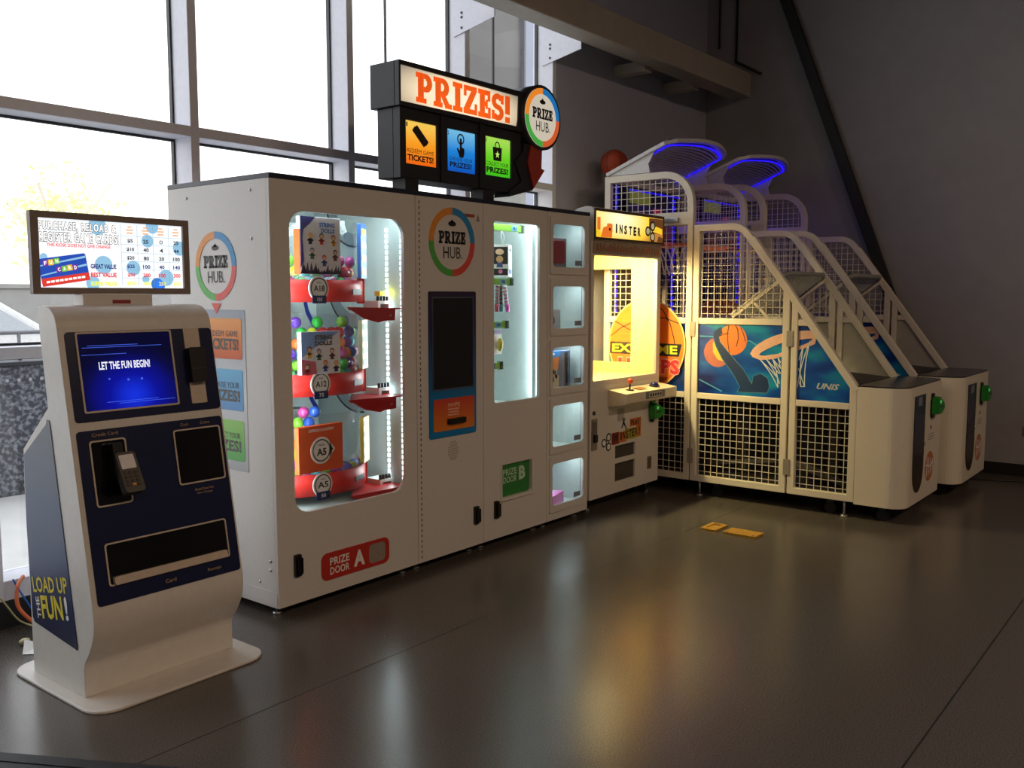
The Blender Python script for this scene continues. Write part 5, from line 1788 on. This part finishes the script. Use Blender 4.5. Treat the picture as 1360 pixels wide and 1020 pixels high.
artplate(half_clip((2.99, 1.085), .108, 1.288), .0012, .0018, 0).build('ball_print', PB2, hp)
artplate([(2.985, 1.20), (3.03, 1.15), (3.025, 1.08), (2.985, 1.03), (2.94, 1.02), (2.955, 1.08), (2.975, 1.14)], .0018, .0022, 0).build('court_detail', PYEL, hp)
bp = artplate(half_clip((2.875, 1.180), .112, 1.288), .0018, .0024, 0).build('ball_print', PB, hp)
m = MB()
xs_ = HX0 + TW - .0092
for pts in ([(2.905, 1.287), (2.915, 1.22), (2.91, 1.15), (2.895, 1.075)], [(2.855, 1.287), (2.835, 1.25), (2.83, 1.19), (2.845, 1.13)], [(2.815, 1.27), (2.79, 1.22), (2.775, 1.17)], [(2.985, 1.20), (2.94, 1.22), (2.905, 1.225)]):
    m.sweep([(xs_, y, z) for y, z in pts], X_, .0004, .003)
m.build('ball_seam', PLINE, bp, kind='stuff')
m = MB()
for pts in ([(3.14, 1.20), (3.05, 1.20), (2.95, 1.19)], [(2.80, 1.17), (2.74, 1.175), (2.68, 1.14)], [(3.14, .88), (2.95, .80)], [(2.80, 1.10), (2.77, 1.14)]):
    m.sweep([(HX0 + TW - .0082, y, z) for y, z in pts], X_, .0004, .004)
m.build('court_line', PSKY, hp, kind='stuff')
arm = [(3.016, 1.239), (2.966, 1.274), (2.953, 1.225), (2.981, 1.2), (2.972, 1.162), (2.903, 1.086), (2.784, .968), (2.72, .871), (2.71, .925), (2.657, .947), (2.601, .916), (2.588, .856), (2.603, .81), (2.829, .803), (2.811, .843), (2.866, .933), (2.952, 1.038), (3.005, 1.129), (3.027, 1.191)]
ap = artplate(arm, .0024, .0029, 0).build('player_print', PARM, hp)
m = MB().sweep([(HX0 + TW - .0098, y, z) for y, z in arm[3:14]], X_, .0004, .0022)
m.sweep([(HX0 + TW - .0098, y, z) for y, z in arm[13:]], X_, .0004, .0022)
m.build('player_outline', PARMO, ap, kind='stuff')
# rim and net across the two front panels
ro = [(2.737, 1.086), (2.715, 1.122), (2.677, 1.156), (2.622, 1.190), (2.557, 1.218), (2.500, 1.236)]
ri = [(2.500, 1.171), (2.560, 1.147), (2.606, 1.125), (2.650, 1.100), (2.671, 1.081), (2.655, 1.075), (2.631, 1.074), (2.580, 1.083), (2.536, 1.090), (2.500, 1.104)]
rb = [(2.500, 1.076), (2.552, 1.056), (2.61, 1.046), (2.665, 1.043), (2.719, 1.062)]
artplate(ro + ri + rb, .0024, .003, 0).build('rim_print', PRIM, hp)
ro2 = [(2.387, 1.256), (2.33, 1.259), (2.300, 1.259), (2.262, 1.215), (2.27, 1.169), (2.33, 1.142), (2.387, 1.122)]
rh2 = [(2.380, 1.194), (2.33, 1.203), (2.288, 1.205), (2.300, 1.186), (2.34, 1.166), (2.380, 1.150)]
artplate(ro2, .0024, .003, 0, rh2).build('rim_print', PRIM, hp)
m = MB()


def netline(m, a, b, bend=.015, lo=2.5, hi=3.2):
    pts = []
    for i in range(7):
        f = i / 6
        y = a[0] + (b[0] - a[0]) * f - bend * sin(pi * f) * (1 if a[0] > 2.45 else -1)
        z = a[1] + (b[1] - a[1]) * f
        if lo <= y <= hi:
            pts.append((HX0 + TW - .0096, y, z))
    if len(pts) > 1:
        m.sweep(pts, X_, .0004, .0032)


tops = [(2.66, 1.045), (2.615, 1.05), (2.57, 1.055), (2.53, 1.065), (2.47, 1.085), (2.40, 1.12), (2.35, 1.15), (2.305, 1.19)]
bots = [(2.525, .855), (2.50, .85), (2.47, .85), (2.44, .852), (2.41, .857), (2.385, .862), (2.36, .868), (2.335, .875)]
for (lo, hi) in ((2.503, 3.1), (2.03, 2.385)):
    for i, a in enumerate(tops):
        for d in (-2, 0, 2):
            if 0 <= i + d < len(bots):
                netline(m, a, bots[i + d], .012, lo, hi)
    netline(m, (2.53, .853), (2.33, .874), 0, lo, hi)
m.build('net_print', PNET, hp, kind='stuff')
mk = MB()
mk.text('UNIS', FN, -2.172, .882, .155, .042, .03, n0=.0014, slant=.35)
mk.build('maker_lettering', mat('maker_silver', (206, 206, 200), .3), hp)
# big ball badge on the rear panel
bc = (3.578, 1.125)
FB_ = left(HX0 - .004)
bb = MB().prism(FB_, circ(-bc[0], bc[1], .335, 48, .345), 0, .003).build('ball_badge', mat('badge_orange', (228, 122, 44), .4, noise=.15, scale=4), hp)
m = MB()
m.plate(FB_, [circ(-bc[0], bc[1], .337, 48, .347), circ(-bc[0], bc[1], .326, 48, .336)], .003, .0038)
bb_l = m.build('badge_edge', mat('badge_edge', (240, 200, 130), .4), bb)
m = MB()
XB = HX0 - .0078
for pts in ([(3.90, 1.18), (3.80, 1.25), (3.68, 1.30), (3.55, 1.33), (3.42, 1.33), (3.30, 1.29)], [(3.52, 1.465), (3.43, 1.38), (3.37, 1.28), (3.34, 1.18), (3.33, 1.13)], [(3.86, 1.30), (3.74, 1.24), (3.62, 1.20), (3.50, 1.19)]):
    m.sweep([(XB, y, z) for y, z in pts], X_, .0004, .004)
m.build('badge_seam', PLINE, bb, kind='stuff')
MB().prism(FB_, [(-3.905, 1.045), (-3.295, 1.040), (-3.270, 1.135), (-3.90, 1.138)], .003, .0042).build('badge_band', mat('badge_band', (16, 26, 50), .4), bb)
MB().text('EXTREME', FB_, -3.595, 1.090, .575, .066, .035, n0=.0042).build('lettering', mat('badge_lime', (206, 222, 60), .4), bb)
m = MB().text('HOOPS', FB_, -3.555, .960, .545, .128, .075, n0=.0034)
m.build('lettering', mat('badge_pink', (236, 176, 170), .4), bb)
m = MB().text('HOOPS', FB_, -3.555, .960, .535, .112, .045, n0=.0044)
m.build('lettering', mat('badge_red', (206, 52, 66), .4), bb)
m = MB()
for pts in ([(-3.60, .895), (-3.50, .885), (-3.38, .88), (-3.44, .83), (-3.54, .80)],):
    m.prism(FB_, pts, .003, .0036)
m.build('badge_streak', mat('badge_rust', (150, 60, 34), .45), bb)
# cross members, deck, ramp, floor and rear
m = MB()
for y, z in ((3.945, .135), (3.945, 1.312), (3.945, 2.395), (2.475, .135), (1.997, .135), (3.225, .135)):
    m.box(HX0 + 2 * TW, HX1 - 2 * TW, y - .022, y + .022, z - .022, z + .022)
m.build('cross_member', CREAM, hp, kind='stuff')
MB().prism(left(HX0 + 2 * TW), LP([(3.92, 1.02), (3.92, 1.04), (2.02, .895), (2.02, .875)]), -(HX1 - HX0 - 4 * TW), 0).build('ball_ramp', mat('ramp_dark', (38, 36, 38), .5), hp)
MB().box(HX0 + 2 * TW, HX1 - 2 * TW, 2.02, 3.92, .16, .17).build('base_tray', mat('tray_black', (22, 22, 24), .6), hp)
MB().box(HX0 + 2 * TW, HX1 - 2 * TW, 3.955, 3.968, .15, 2.39).build('rear_sheet', mat('rear_sheet_dark', (40, 36, 44), .5), hp)
MB().box(6.62, 6.632, 2.04, 3.90, .172, .86).build('shade_sheet', mat('shade_sheet_dark', (34, 31, 30), .7), hp)  # dark sheet added behind the mesh to stand in for shade
m = MB().sweep([(6.40, 2.1, .19), (6.40, 2.45, .30)], X_, .02, .02)
for y in (2.25, 2.62, 2.95, 3.4):
    m.box(6.58, 6.62, y - .04, y + .04, .172, .86)
m.sweep([(6.42, 2.6, .30), (6.42, 3.15, .22)], X_, .015, .015)
m.build('inner_strut', mat('strut_grey', (88, 82, 76), .6), hp, kind='stuff')
# backboard with ring and score panel
FBB = front(3.80)
bd = MB().fbox(FBB, 6.28, 7.07, 1.62, 2.34, -.02, 0).build('backboard', mat('backboard_dark', (44, 34, 44), .4), hp, bevel=.003)
m = MB()
m.use(0).fbox(FBB, 6.29, 6.62, 2.22, 2.33, 0, .004).use(1).fbox(FBB, 6.66, 6.78, 2.05, 2.20, 0, .004).use(2).fbox(FBB, 6.36, 6.58, 1.86, 2.16, 0, .004).use(3).fbox(FBB, 6.30, 7.05, 1.89, 1.94, 0, .006)
m.use(2).fbox(FBB, 6.80, 7.0, 1.96, 2.18, 0, .004)
m.build('score_panel', [mat('panel_olive', (120, 124, 50), .4, emit=.35), mat('panel_red', (150, 30, 34), .4, emit=.35), mat('panel_maroon', (92, 44, 34), .4, emit=.25), mat('panel_orange', (196, 100, 44), .4, emit=.35)], bd, kind='stuff')
m = MB(); m.smooth = True
m.sweep([(6.675 + .15 * cos(2 * pi * i / 24), 3.60 + .15 * sin(2 * pi * i / 24), 1.90) for i in range(24)], Z_, .010, .010, 8, closed=True)
m.build('ring', mat('ring_orange', (214, 92, 36), .4), hp)
m = MB()
for i in range(12):
    a = 2 * pi * i / 12
    for s in (1, -1):
        b_ = a + s * .5
        m.sweep([(6.675 + .15 * cos(a), 3.60 + .15 * sin(a), 1.90), (6.675 + .11 * cos((a + b_) / 2), 3.60 + .11 * sin((a + b_) / 2), 1.78), (6.675 + .085 * cos(b_), 3.60 + .085 * sin(b_), 1.66)], Z_, .0025, .0025, caps=False)
m.build('ring_net', PAPER, hp, kind='stuff')
for (x0, x1, y0, y1, z0, z1) in ((HX0 + .05, HX0 + .062, 3.885, 3.905, 1.36, 2.36), (6.955, 6.985, 3.775, 3.79, 1.0, 2.30), (6.26, 7.08, 3.775, 3.79, 2.312, 2.322)):
    m = MB()
    n = 26
    for i in range(n):
        f0, f1 = (i + .15) / n, (i + .85) / n
        if z1 - z0 > .1:
            m.box(x0, x1, y0, y1, z0 + (z1 - z0) * f0, z0 + (z1 - z0) * f1)
        else:
            m.box(x0 + (x1 - x0) * f0, x0 + (x1 - x0) * f1, y0, y1, z0, z1)
    m.build('led_strip', mat('led_blue_dim', (26, 14, 235), .4, emit=.75), hp, kind='stuff')
BL = (.10, .06, 1.0)
area('cage_led_light', (6.675, 3.74, 2.25), (0, -.5, -1), .7, .04, .9, BL, parent=hp, off=ORIG[hp.name])
# sloping net frame over the deck
NX0, NX1 = HX0 + 2 * TW + .012, HX1 - 2 * TW - .012
pl0, pl1 = V3(0, 2.90, 1.355), V3(0, 2.515, 1.655)
pd_ = (pl1 - pl0)
path = [V3(NX0, 0, 0) + pl0, V3(NX0, 0, 0) + pl0 + pd_ * .86, V3(NX0 + .03, 0, 0) + pl0 + pd_ * .95, V3(NX0 + .09, 0, 0) + pl1, V3(NX1 - .09, 0, 0) + pl1, V3(NX1 - .03, 0, 0) + pl0 + pd_ * .95, V3(NX1, 0, 0) + pl0 + pd_ * .86, V3(NX1, 0, 0) + pl0]
m = MB(); m.smooth = True
m.sweep(path, X_.cross(pd_.normalized()), .017, .017, 8)
nf = m.build('net_frame', mat('tube_grey', (150, 148, 142), .45), hp)
m = MB()
FNET = (V3(0, pl0.y, pl0.z), X_, pd_.normalized())
L_ = pd_.length
for i in range(-14, 36):
    for s in (1, -1):
        u0 = NX0 + i * .034
        u1 = u0 + s * L_
        a, b_ = (u0, 0.0), (u1, L_)
        pts = []
        for f in (0, 1):
            pass
        t0, t1 = 0.0, 1.0
        for lim, sign in ((NX0 + .01, 1), (NX1 - .01, -1)):
            d0, d1 = (a[0] - lim) * sign, (b_[0] - lim) * sign
            if d0 < 0 and d1 < 0:
                t0, t1 = 1, 0
            elif d0 < 0:
                t0 = max(t0, d0 / (d0 - d1))
            elif d1 < 0:
                t1 = min(t1, d0 / (d0 - d1))
        if t1 - t0 > .02:
            P0 = FNET[0] + X_ * (a[0] + (b_[0] - a[0]) * t0) + FNET[2] * (L_ * t0)
            P1 = FNET[0] + X_ * (a[0] + (b_[0] - a[0]) * t1) + FNET[2] * (L_ * t1)
            m.sweep([P0, P1], X_.cross(FNET[2]), .0022, .0022, caps=False)
m.build('net_mesh', mat('net_mesh_grey', (176, 174, 168), .5), nf, kind='stuff')
# front cabinet
def fcab(r, y0, y1, n=8):
    return [(HX0, y1), ] + [(HX0 + r - r * cos(radians(90 * i / n)), y0 + r - r * sin(radians(90 * i / n))) for i in range(n + 1)] + \
           [(HX1 - r + r * sin(radians(90 * i / n)), y0 + r - r * cos(radians(90 * i / n))) for i in range(n + 1)] + [(HX1, y1)]


fc = MB().prism((V3(0, 0, 0), X_, Y_), fcab(.115, 1.65, 1.972), .10, .895)
for i in range(len(fc.f)):
    pass
fc.build('front_cabinet', CREAM, hp, bevel=.004)
MB().prism((V3(0, 0, 0), X_, Y_), fcab(.110, 1.657, 1.972), .895, .903).build('deck', mat('deck_dark', (40, 40, 38), .2), hp)
FFC = front(1.65)
m = MB()
pts = [(6.365, .835), (6.365, .42)] + [(6.492 + .127 * cos(radians(a)), .34 + .165 * sin(radians(a))) for a in range(180, 361, 12)] + [(6.619, .42), (6.619, .835)]
gr = MB().prism(FFC, pts[::-1] if False else pts, .001, .006).build('ball_return_panel', gradmat('return_gradient', [(0, (58, 40, 28)), (.45, (40, 36, 38)), (.8, (24, 36, 64)), (1, (18, 26, 52))], 'Z', .175, .84, .3), hp)
m = MB()
m.use(0).fbox(FFC, 6.44, 6.53, .765, .825, .006, .007)
m.use(1).prism(FFC, [(6.37, .52), (6.61, .60), (6.61, .585), (6.37, .50)], .006, .007).use(1).prism(FFC, [(6.37, .46), (6.61, .50), (6.61, .49), (6.37, .445)], .006, .007)
m.build('panel_print', [mat('print_lilac_grey', (130, 124, 150), .5), mat('print_slate', (62, 66, 78), .5)], gr, kind='stuff')
m = MB()
m.plate(FFC, [circ(6.795, .312, .112, 32, .105)], 0, .0015)
lb_ = m.build('round_logo', mat('logo_brown_orange', (186, 120, 78), .5), hp)
m = MB()
for k in range(4):
    m.sweep([(6.72 + k * .05, 1.6478, .24 + .01 * k), (6.735 + k * .05, 1.6478, .31), (6.725 + k * .05, 1.6478, .385 - .01 * k)], Y_, .0004, .006)
m.sweep([(6.70, 1.6478, .33), (6.80, 1.6478, .31), (6.89, 1.6478, .335)], Y_, .0004, .006)
m.build('logo_seam', PAPER, lb_, kind='stuff')
m = MB()
m.use(0).prism(FFC, circ(6.80, .585, .014, 12), 0, .002)
for i in range(3):
    m.use(1).fbox(FFC, 6.74, 6.88, .50 + i * .018, .504 + i * .018, 0, .001)
m.build('front_marking', [mat('mark_maroon', (110, 50, 50), .5), GREYINK], hp, kind='stuff')
m = MB(); m.smooth = True
m.cyl((6.632, 1.652, .49), (6.632, 1.64, .49), .010).build('key_lock', SILVER, hp)
card_reader(hp, FFC, 6.80, .738, 1.0)
# hood over the ring
hood_edge = []
HZ = [(3.95, 2.432), (3.42, 2.640)]


def hood_pt(x, f, lift=0.0):
    """point on the hood: f=0 rear .. 1 front; the front edge bows forward and up in the middle"""
    s = (x - HX0) / (HX1 - HX0)
    bow = sin(pi * s) * max(0.0, (f - .45) / .55) ** 1.5
    y = HZ[0][0] + (HZ[1][0] - HZ[0][0]) * f - .11 * bow
    z = HZ[0][1] + (HZ[1][1] - HZ[0][1]) * f + .035 * bow + lift
    return V3(x, y, z)


NXS = 17
edge = [hood_pt(HX0 + .012, 0)] + [hood_pt(HX0 + .012, f) for f in (.35, .7, .93)] + [hood_pt(HX0 + .012 + (HX1 - HX0 - .024) * i / 16, 1.0) for i in range(1, 16)] + [hood_pt(HX1 - .012, f) for f in (.93, .7, .35, 0)]
m = MB(); m.sweep(edge, Z_, .014, .028)
m.build('hood_rim', mat('hood_white', (206, 204, 206), .4), hp, bevel=.003)
m = MB()
NF = 20
for j in range(NF):
    f = .10 + .86 * j / NF
    pts = [hood_pt(HX0 + .03 + (HX1 - HX0 - .06) * i / 12, f, -.004) for i in range(13)]
    m.sweep(pts, Y_, .006, .006)
m.build('hood_slat', mat('hood_slat_grey', (226, 220, 232), .5), hp, kind='stuff')
b = len([0])
m = MB()
for j in range(8):
    for i in range(12):
        xs2 = [HX0 + .02 + (HX1 - HX0 - .04) * q / 12 for q in (i, i + 1)]
        fs2 = [.03 + .95 * q / 8 for q in (j, j + 1)]
        m.poly([hood_pt(xs2[0], fs2[0], .018), hood_pt(xs2[1], fs2[0], .018), hood_pt(xs2[1], fs2[1], .018), hood_pt(xs2[0], fs2[1], .018)])
hs_ = m.build('hood_roof', mat('hood_roof_dark', (92, 86, 104), .6), hp)
sd = hs_.modifiers.new('thickness', 'SOLIDIFY'); sd.thickness = .006
m = MB()
lp = [hood_pt(HX0 + .036, f, -.020) for f in (.62, .8, .95)] + [hood_pt(HX0 + .036 + (HX1 - HX0 - .072) * i / 20, .965, -.020) for i in range(1, 20)] + [hood_pt(HX1 - .036, f, -.020) for f in (.95, .8, .65, .5, .35, .2)]
for a, b_ in zip(lp, lp[1:]):
    n = max(1, int((b_ - a).length / .022))
    for q in range(n):
        c = a.lerp(b_, (q + .5) / n)
        m.box(c.x - .007, c.x + .007, c.y - .007, c.y + .007, c.z - .004, c.z + .004)
m.build('led_strip', LEDB, hp, kind='stuff')
for x in (HX0 + .006, HX1 - .006):
    MB().prism((V3(x, 0, 0), -Y_, Z_), [(-3.95, 2.424), (-3.57, 2.424), (-3.585, 2.49), (-3.56, 2.53), (-3.535, 2.585), (-3.95, 2.436)], -.006, .006).build('hood_cheek', mat('hood_white', (206, 204, 206), .4), hp)
tp_ = MB().sphere((6.50, 4.075, 2.565), .112, 24, 14)
tb_ = tp_.build('ball_topper', mat('topper_orange', (176, 66, 36), .6, noise=.1, scale=8), hp)
m = MB(); m.smooth = True
m.cyl((6.50, 4.075, 2.45), (6.50, 4.075, 2.475), .03)
m.box(6.46, 6.54, 3.965, 4.10, 2.40, 2.455)
m.build('topper_stand', DARKSTEEL, tb_)
m = MB()
for k in range(3):
    a = pi * k / 3
    m.sweep([(6.50 + .1125 * cos(a) * sin(t_), 4.075 + .1125 * sin(a) * sin(t_), 2.565 + .1125 * cos(t_)) for t_ in [2 * pi * i / 24 for i in range(24)]], (-sin(a), cos(a), 0), .002, .001, closed=True)
m.build('topper_seam', PLINE, tb_, kind='stuff')
for fy in (1.80, 2.15, 3.0, 3.75):
    for fx in (HX0 + .08, HX1 - .08):
        m = MB(); m.smooth = True
        m.cyl((fx - .014, fy, .038), (fx + .014, fy, .038), .038, seg=16)
        w = m.build('caster', BLACK, hp)
        MB().box(fx - .022, fx + .022, fy - .022, fy + .022, .076, .115).build('caster_fork', DARKGREY, w)
for fy in (2.04, 3.12):
    for fx in (HX0 + .03, HX1 - .03):
        m = MB(); m.smooth = True
        m.cyl((fx, fy, 0), (fx, fy, .014), .028, .022).cyl((fx, fy, .014), (fx, fy, .115), .008)
        m.build('levelling_foot', SILVER, hp)
# one game ball rests on the ramp
t = thing('basketball', 'orange basketball lying on the ramp of the nearer basketball machine', 'ball', (6.95, 3.40, 1.0))
MB().sphere((6.95, 3.40, 1.115), .11, 24, 14).build('ball', mat('ball_orange', (186, 88, 40), .6, noise=.08, scale=60), t)
m = MB()
for k in range(2):
    a = pi * k / 2
    m.sweep([(6.95 + .1108 * cos(a) * sin(t_), 3.40 + .1108 * sin(a) * sin(t_), 1.115 + .1108 * cos(t_)) for t_ in [2 * pi * i / 24 for i in range(24)]], (-sin(a), cos(a), 0), .002, .001, closed=True)
m.build('ball_seam', PLINE, t, kind='stuff')
h2 = dup(hp, (1.09, -.09, 0), 'white caged basketball game machine farther from the claw machine, by the end wall')

# ------------------------------------------------------------------ cables and scraps
def cable(name, label, pts, r, m, group=None):
    b = MB(); b.smooth = True
    P = [Vector(p) for p in pts]
    out = []
    for i in range(len(P) - 1):
        p0, p1, p2, p3 = P[max(0, i - 1)], P[i], P[i + 1], P[min(len(P) - 1, i + 2)]
        for k in range(6):
            t_ = k / 6
            out.append(.5 * ((2 * p1) + (p2 - p0) * t_ + (2 * p0 - 5 * p1 + 4 * p2 - p3) * t_ ** 2 + (3 * p1 - p0 - 3 * p2 + p3) * t_ ** 3))
    out.append(P[-1])
    b.sweep(out, V3(.37, .53, .76), r, r, 8)
    o = b.build(name, m, None, origin=tuple(P[0]))
    return tag(o, label, 'cable', group)


cable('power_cable', 'thick orange cable looping from the window sill to the kiosk', [(1.83, 4.285, .225), (1.775, 4.22, .20), (1.76, 4.18, .12), (1.80, 4.10, .05), (1.86, 3.98, .012), (1.92, 3.84, .014), (1.95, 3.78, .024), (1.96, 3.70, .024)], .0085, mat('cable_orange', (222, 110, 60), .5), 'cables behind the kiosk')
cable('data_cable', 'thin blue cable between window sill and kiosk', [(1.785, 4.285, .222), (1.80, 4.22, .15), (1.83, 4.13, .06), (1.875, 4.0, .030), (1.885, 3.84, .010), (1.89, 3.78, .02), (1.89, 3.70, .02)], .004, mat('cable_blue', (40, 100, 200), .5), 'cables behind the kiosk')
cable('data_cable', 'thin yellow-grey cable trailing along the sill towards the kiosk', [(1.60, 4.285, .222), (1.70, 4.24, .17), (1.75, 4.16, .07), (1.785, 4.02, .050), (1.815, 3.84, .012), (1.82, 3.78, .02), (1.82, 3.70, .02)], .004, mat('cable_olive', (170, 160, 110), .5), 'cables behind the kiosk')
t = thing('paper_scrap', 'white folded paper scrap on the floor behind the kiosk', 'paper', (1.70, 3.90, 0))
MB().poly([(1.655, 3.92, .003), (1.745, 3.82, .003), (1.770, 3.97, .003)]).poly([(1.655, 3.92, .003), (1.770, 3.97, .003), (1.70, 4.0, .035)]).build('sheet', PAPER, t)
t = thing('foam_scrap', 'small pale yellow crumpled scrap beside the folded paper', 'scrap', (1.715, 4.035, 0))
m = MB(); m.sphere((1.715, 4.035, .014), .02, 9, 6, (1.2, .8, .7)); m.build('scrap', mat('scrap_cream', (226, 216, 170), .7, bump=.5), t)
cable('floor_cable', 'black power cable lying across the dark floor by the end wall', [(8.15, 1.75, .006), (8.20, 1.50, .006), (8.30, 1.25, .006), (8.27, 1.0, .006), (8.36, .75, .006), (8.40, .45, .006)], .006, BLACK)
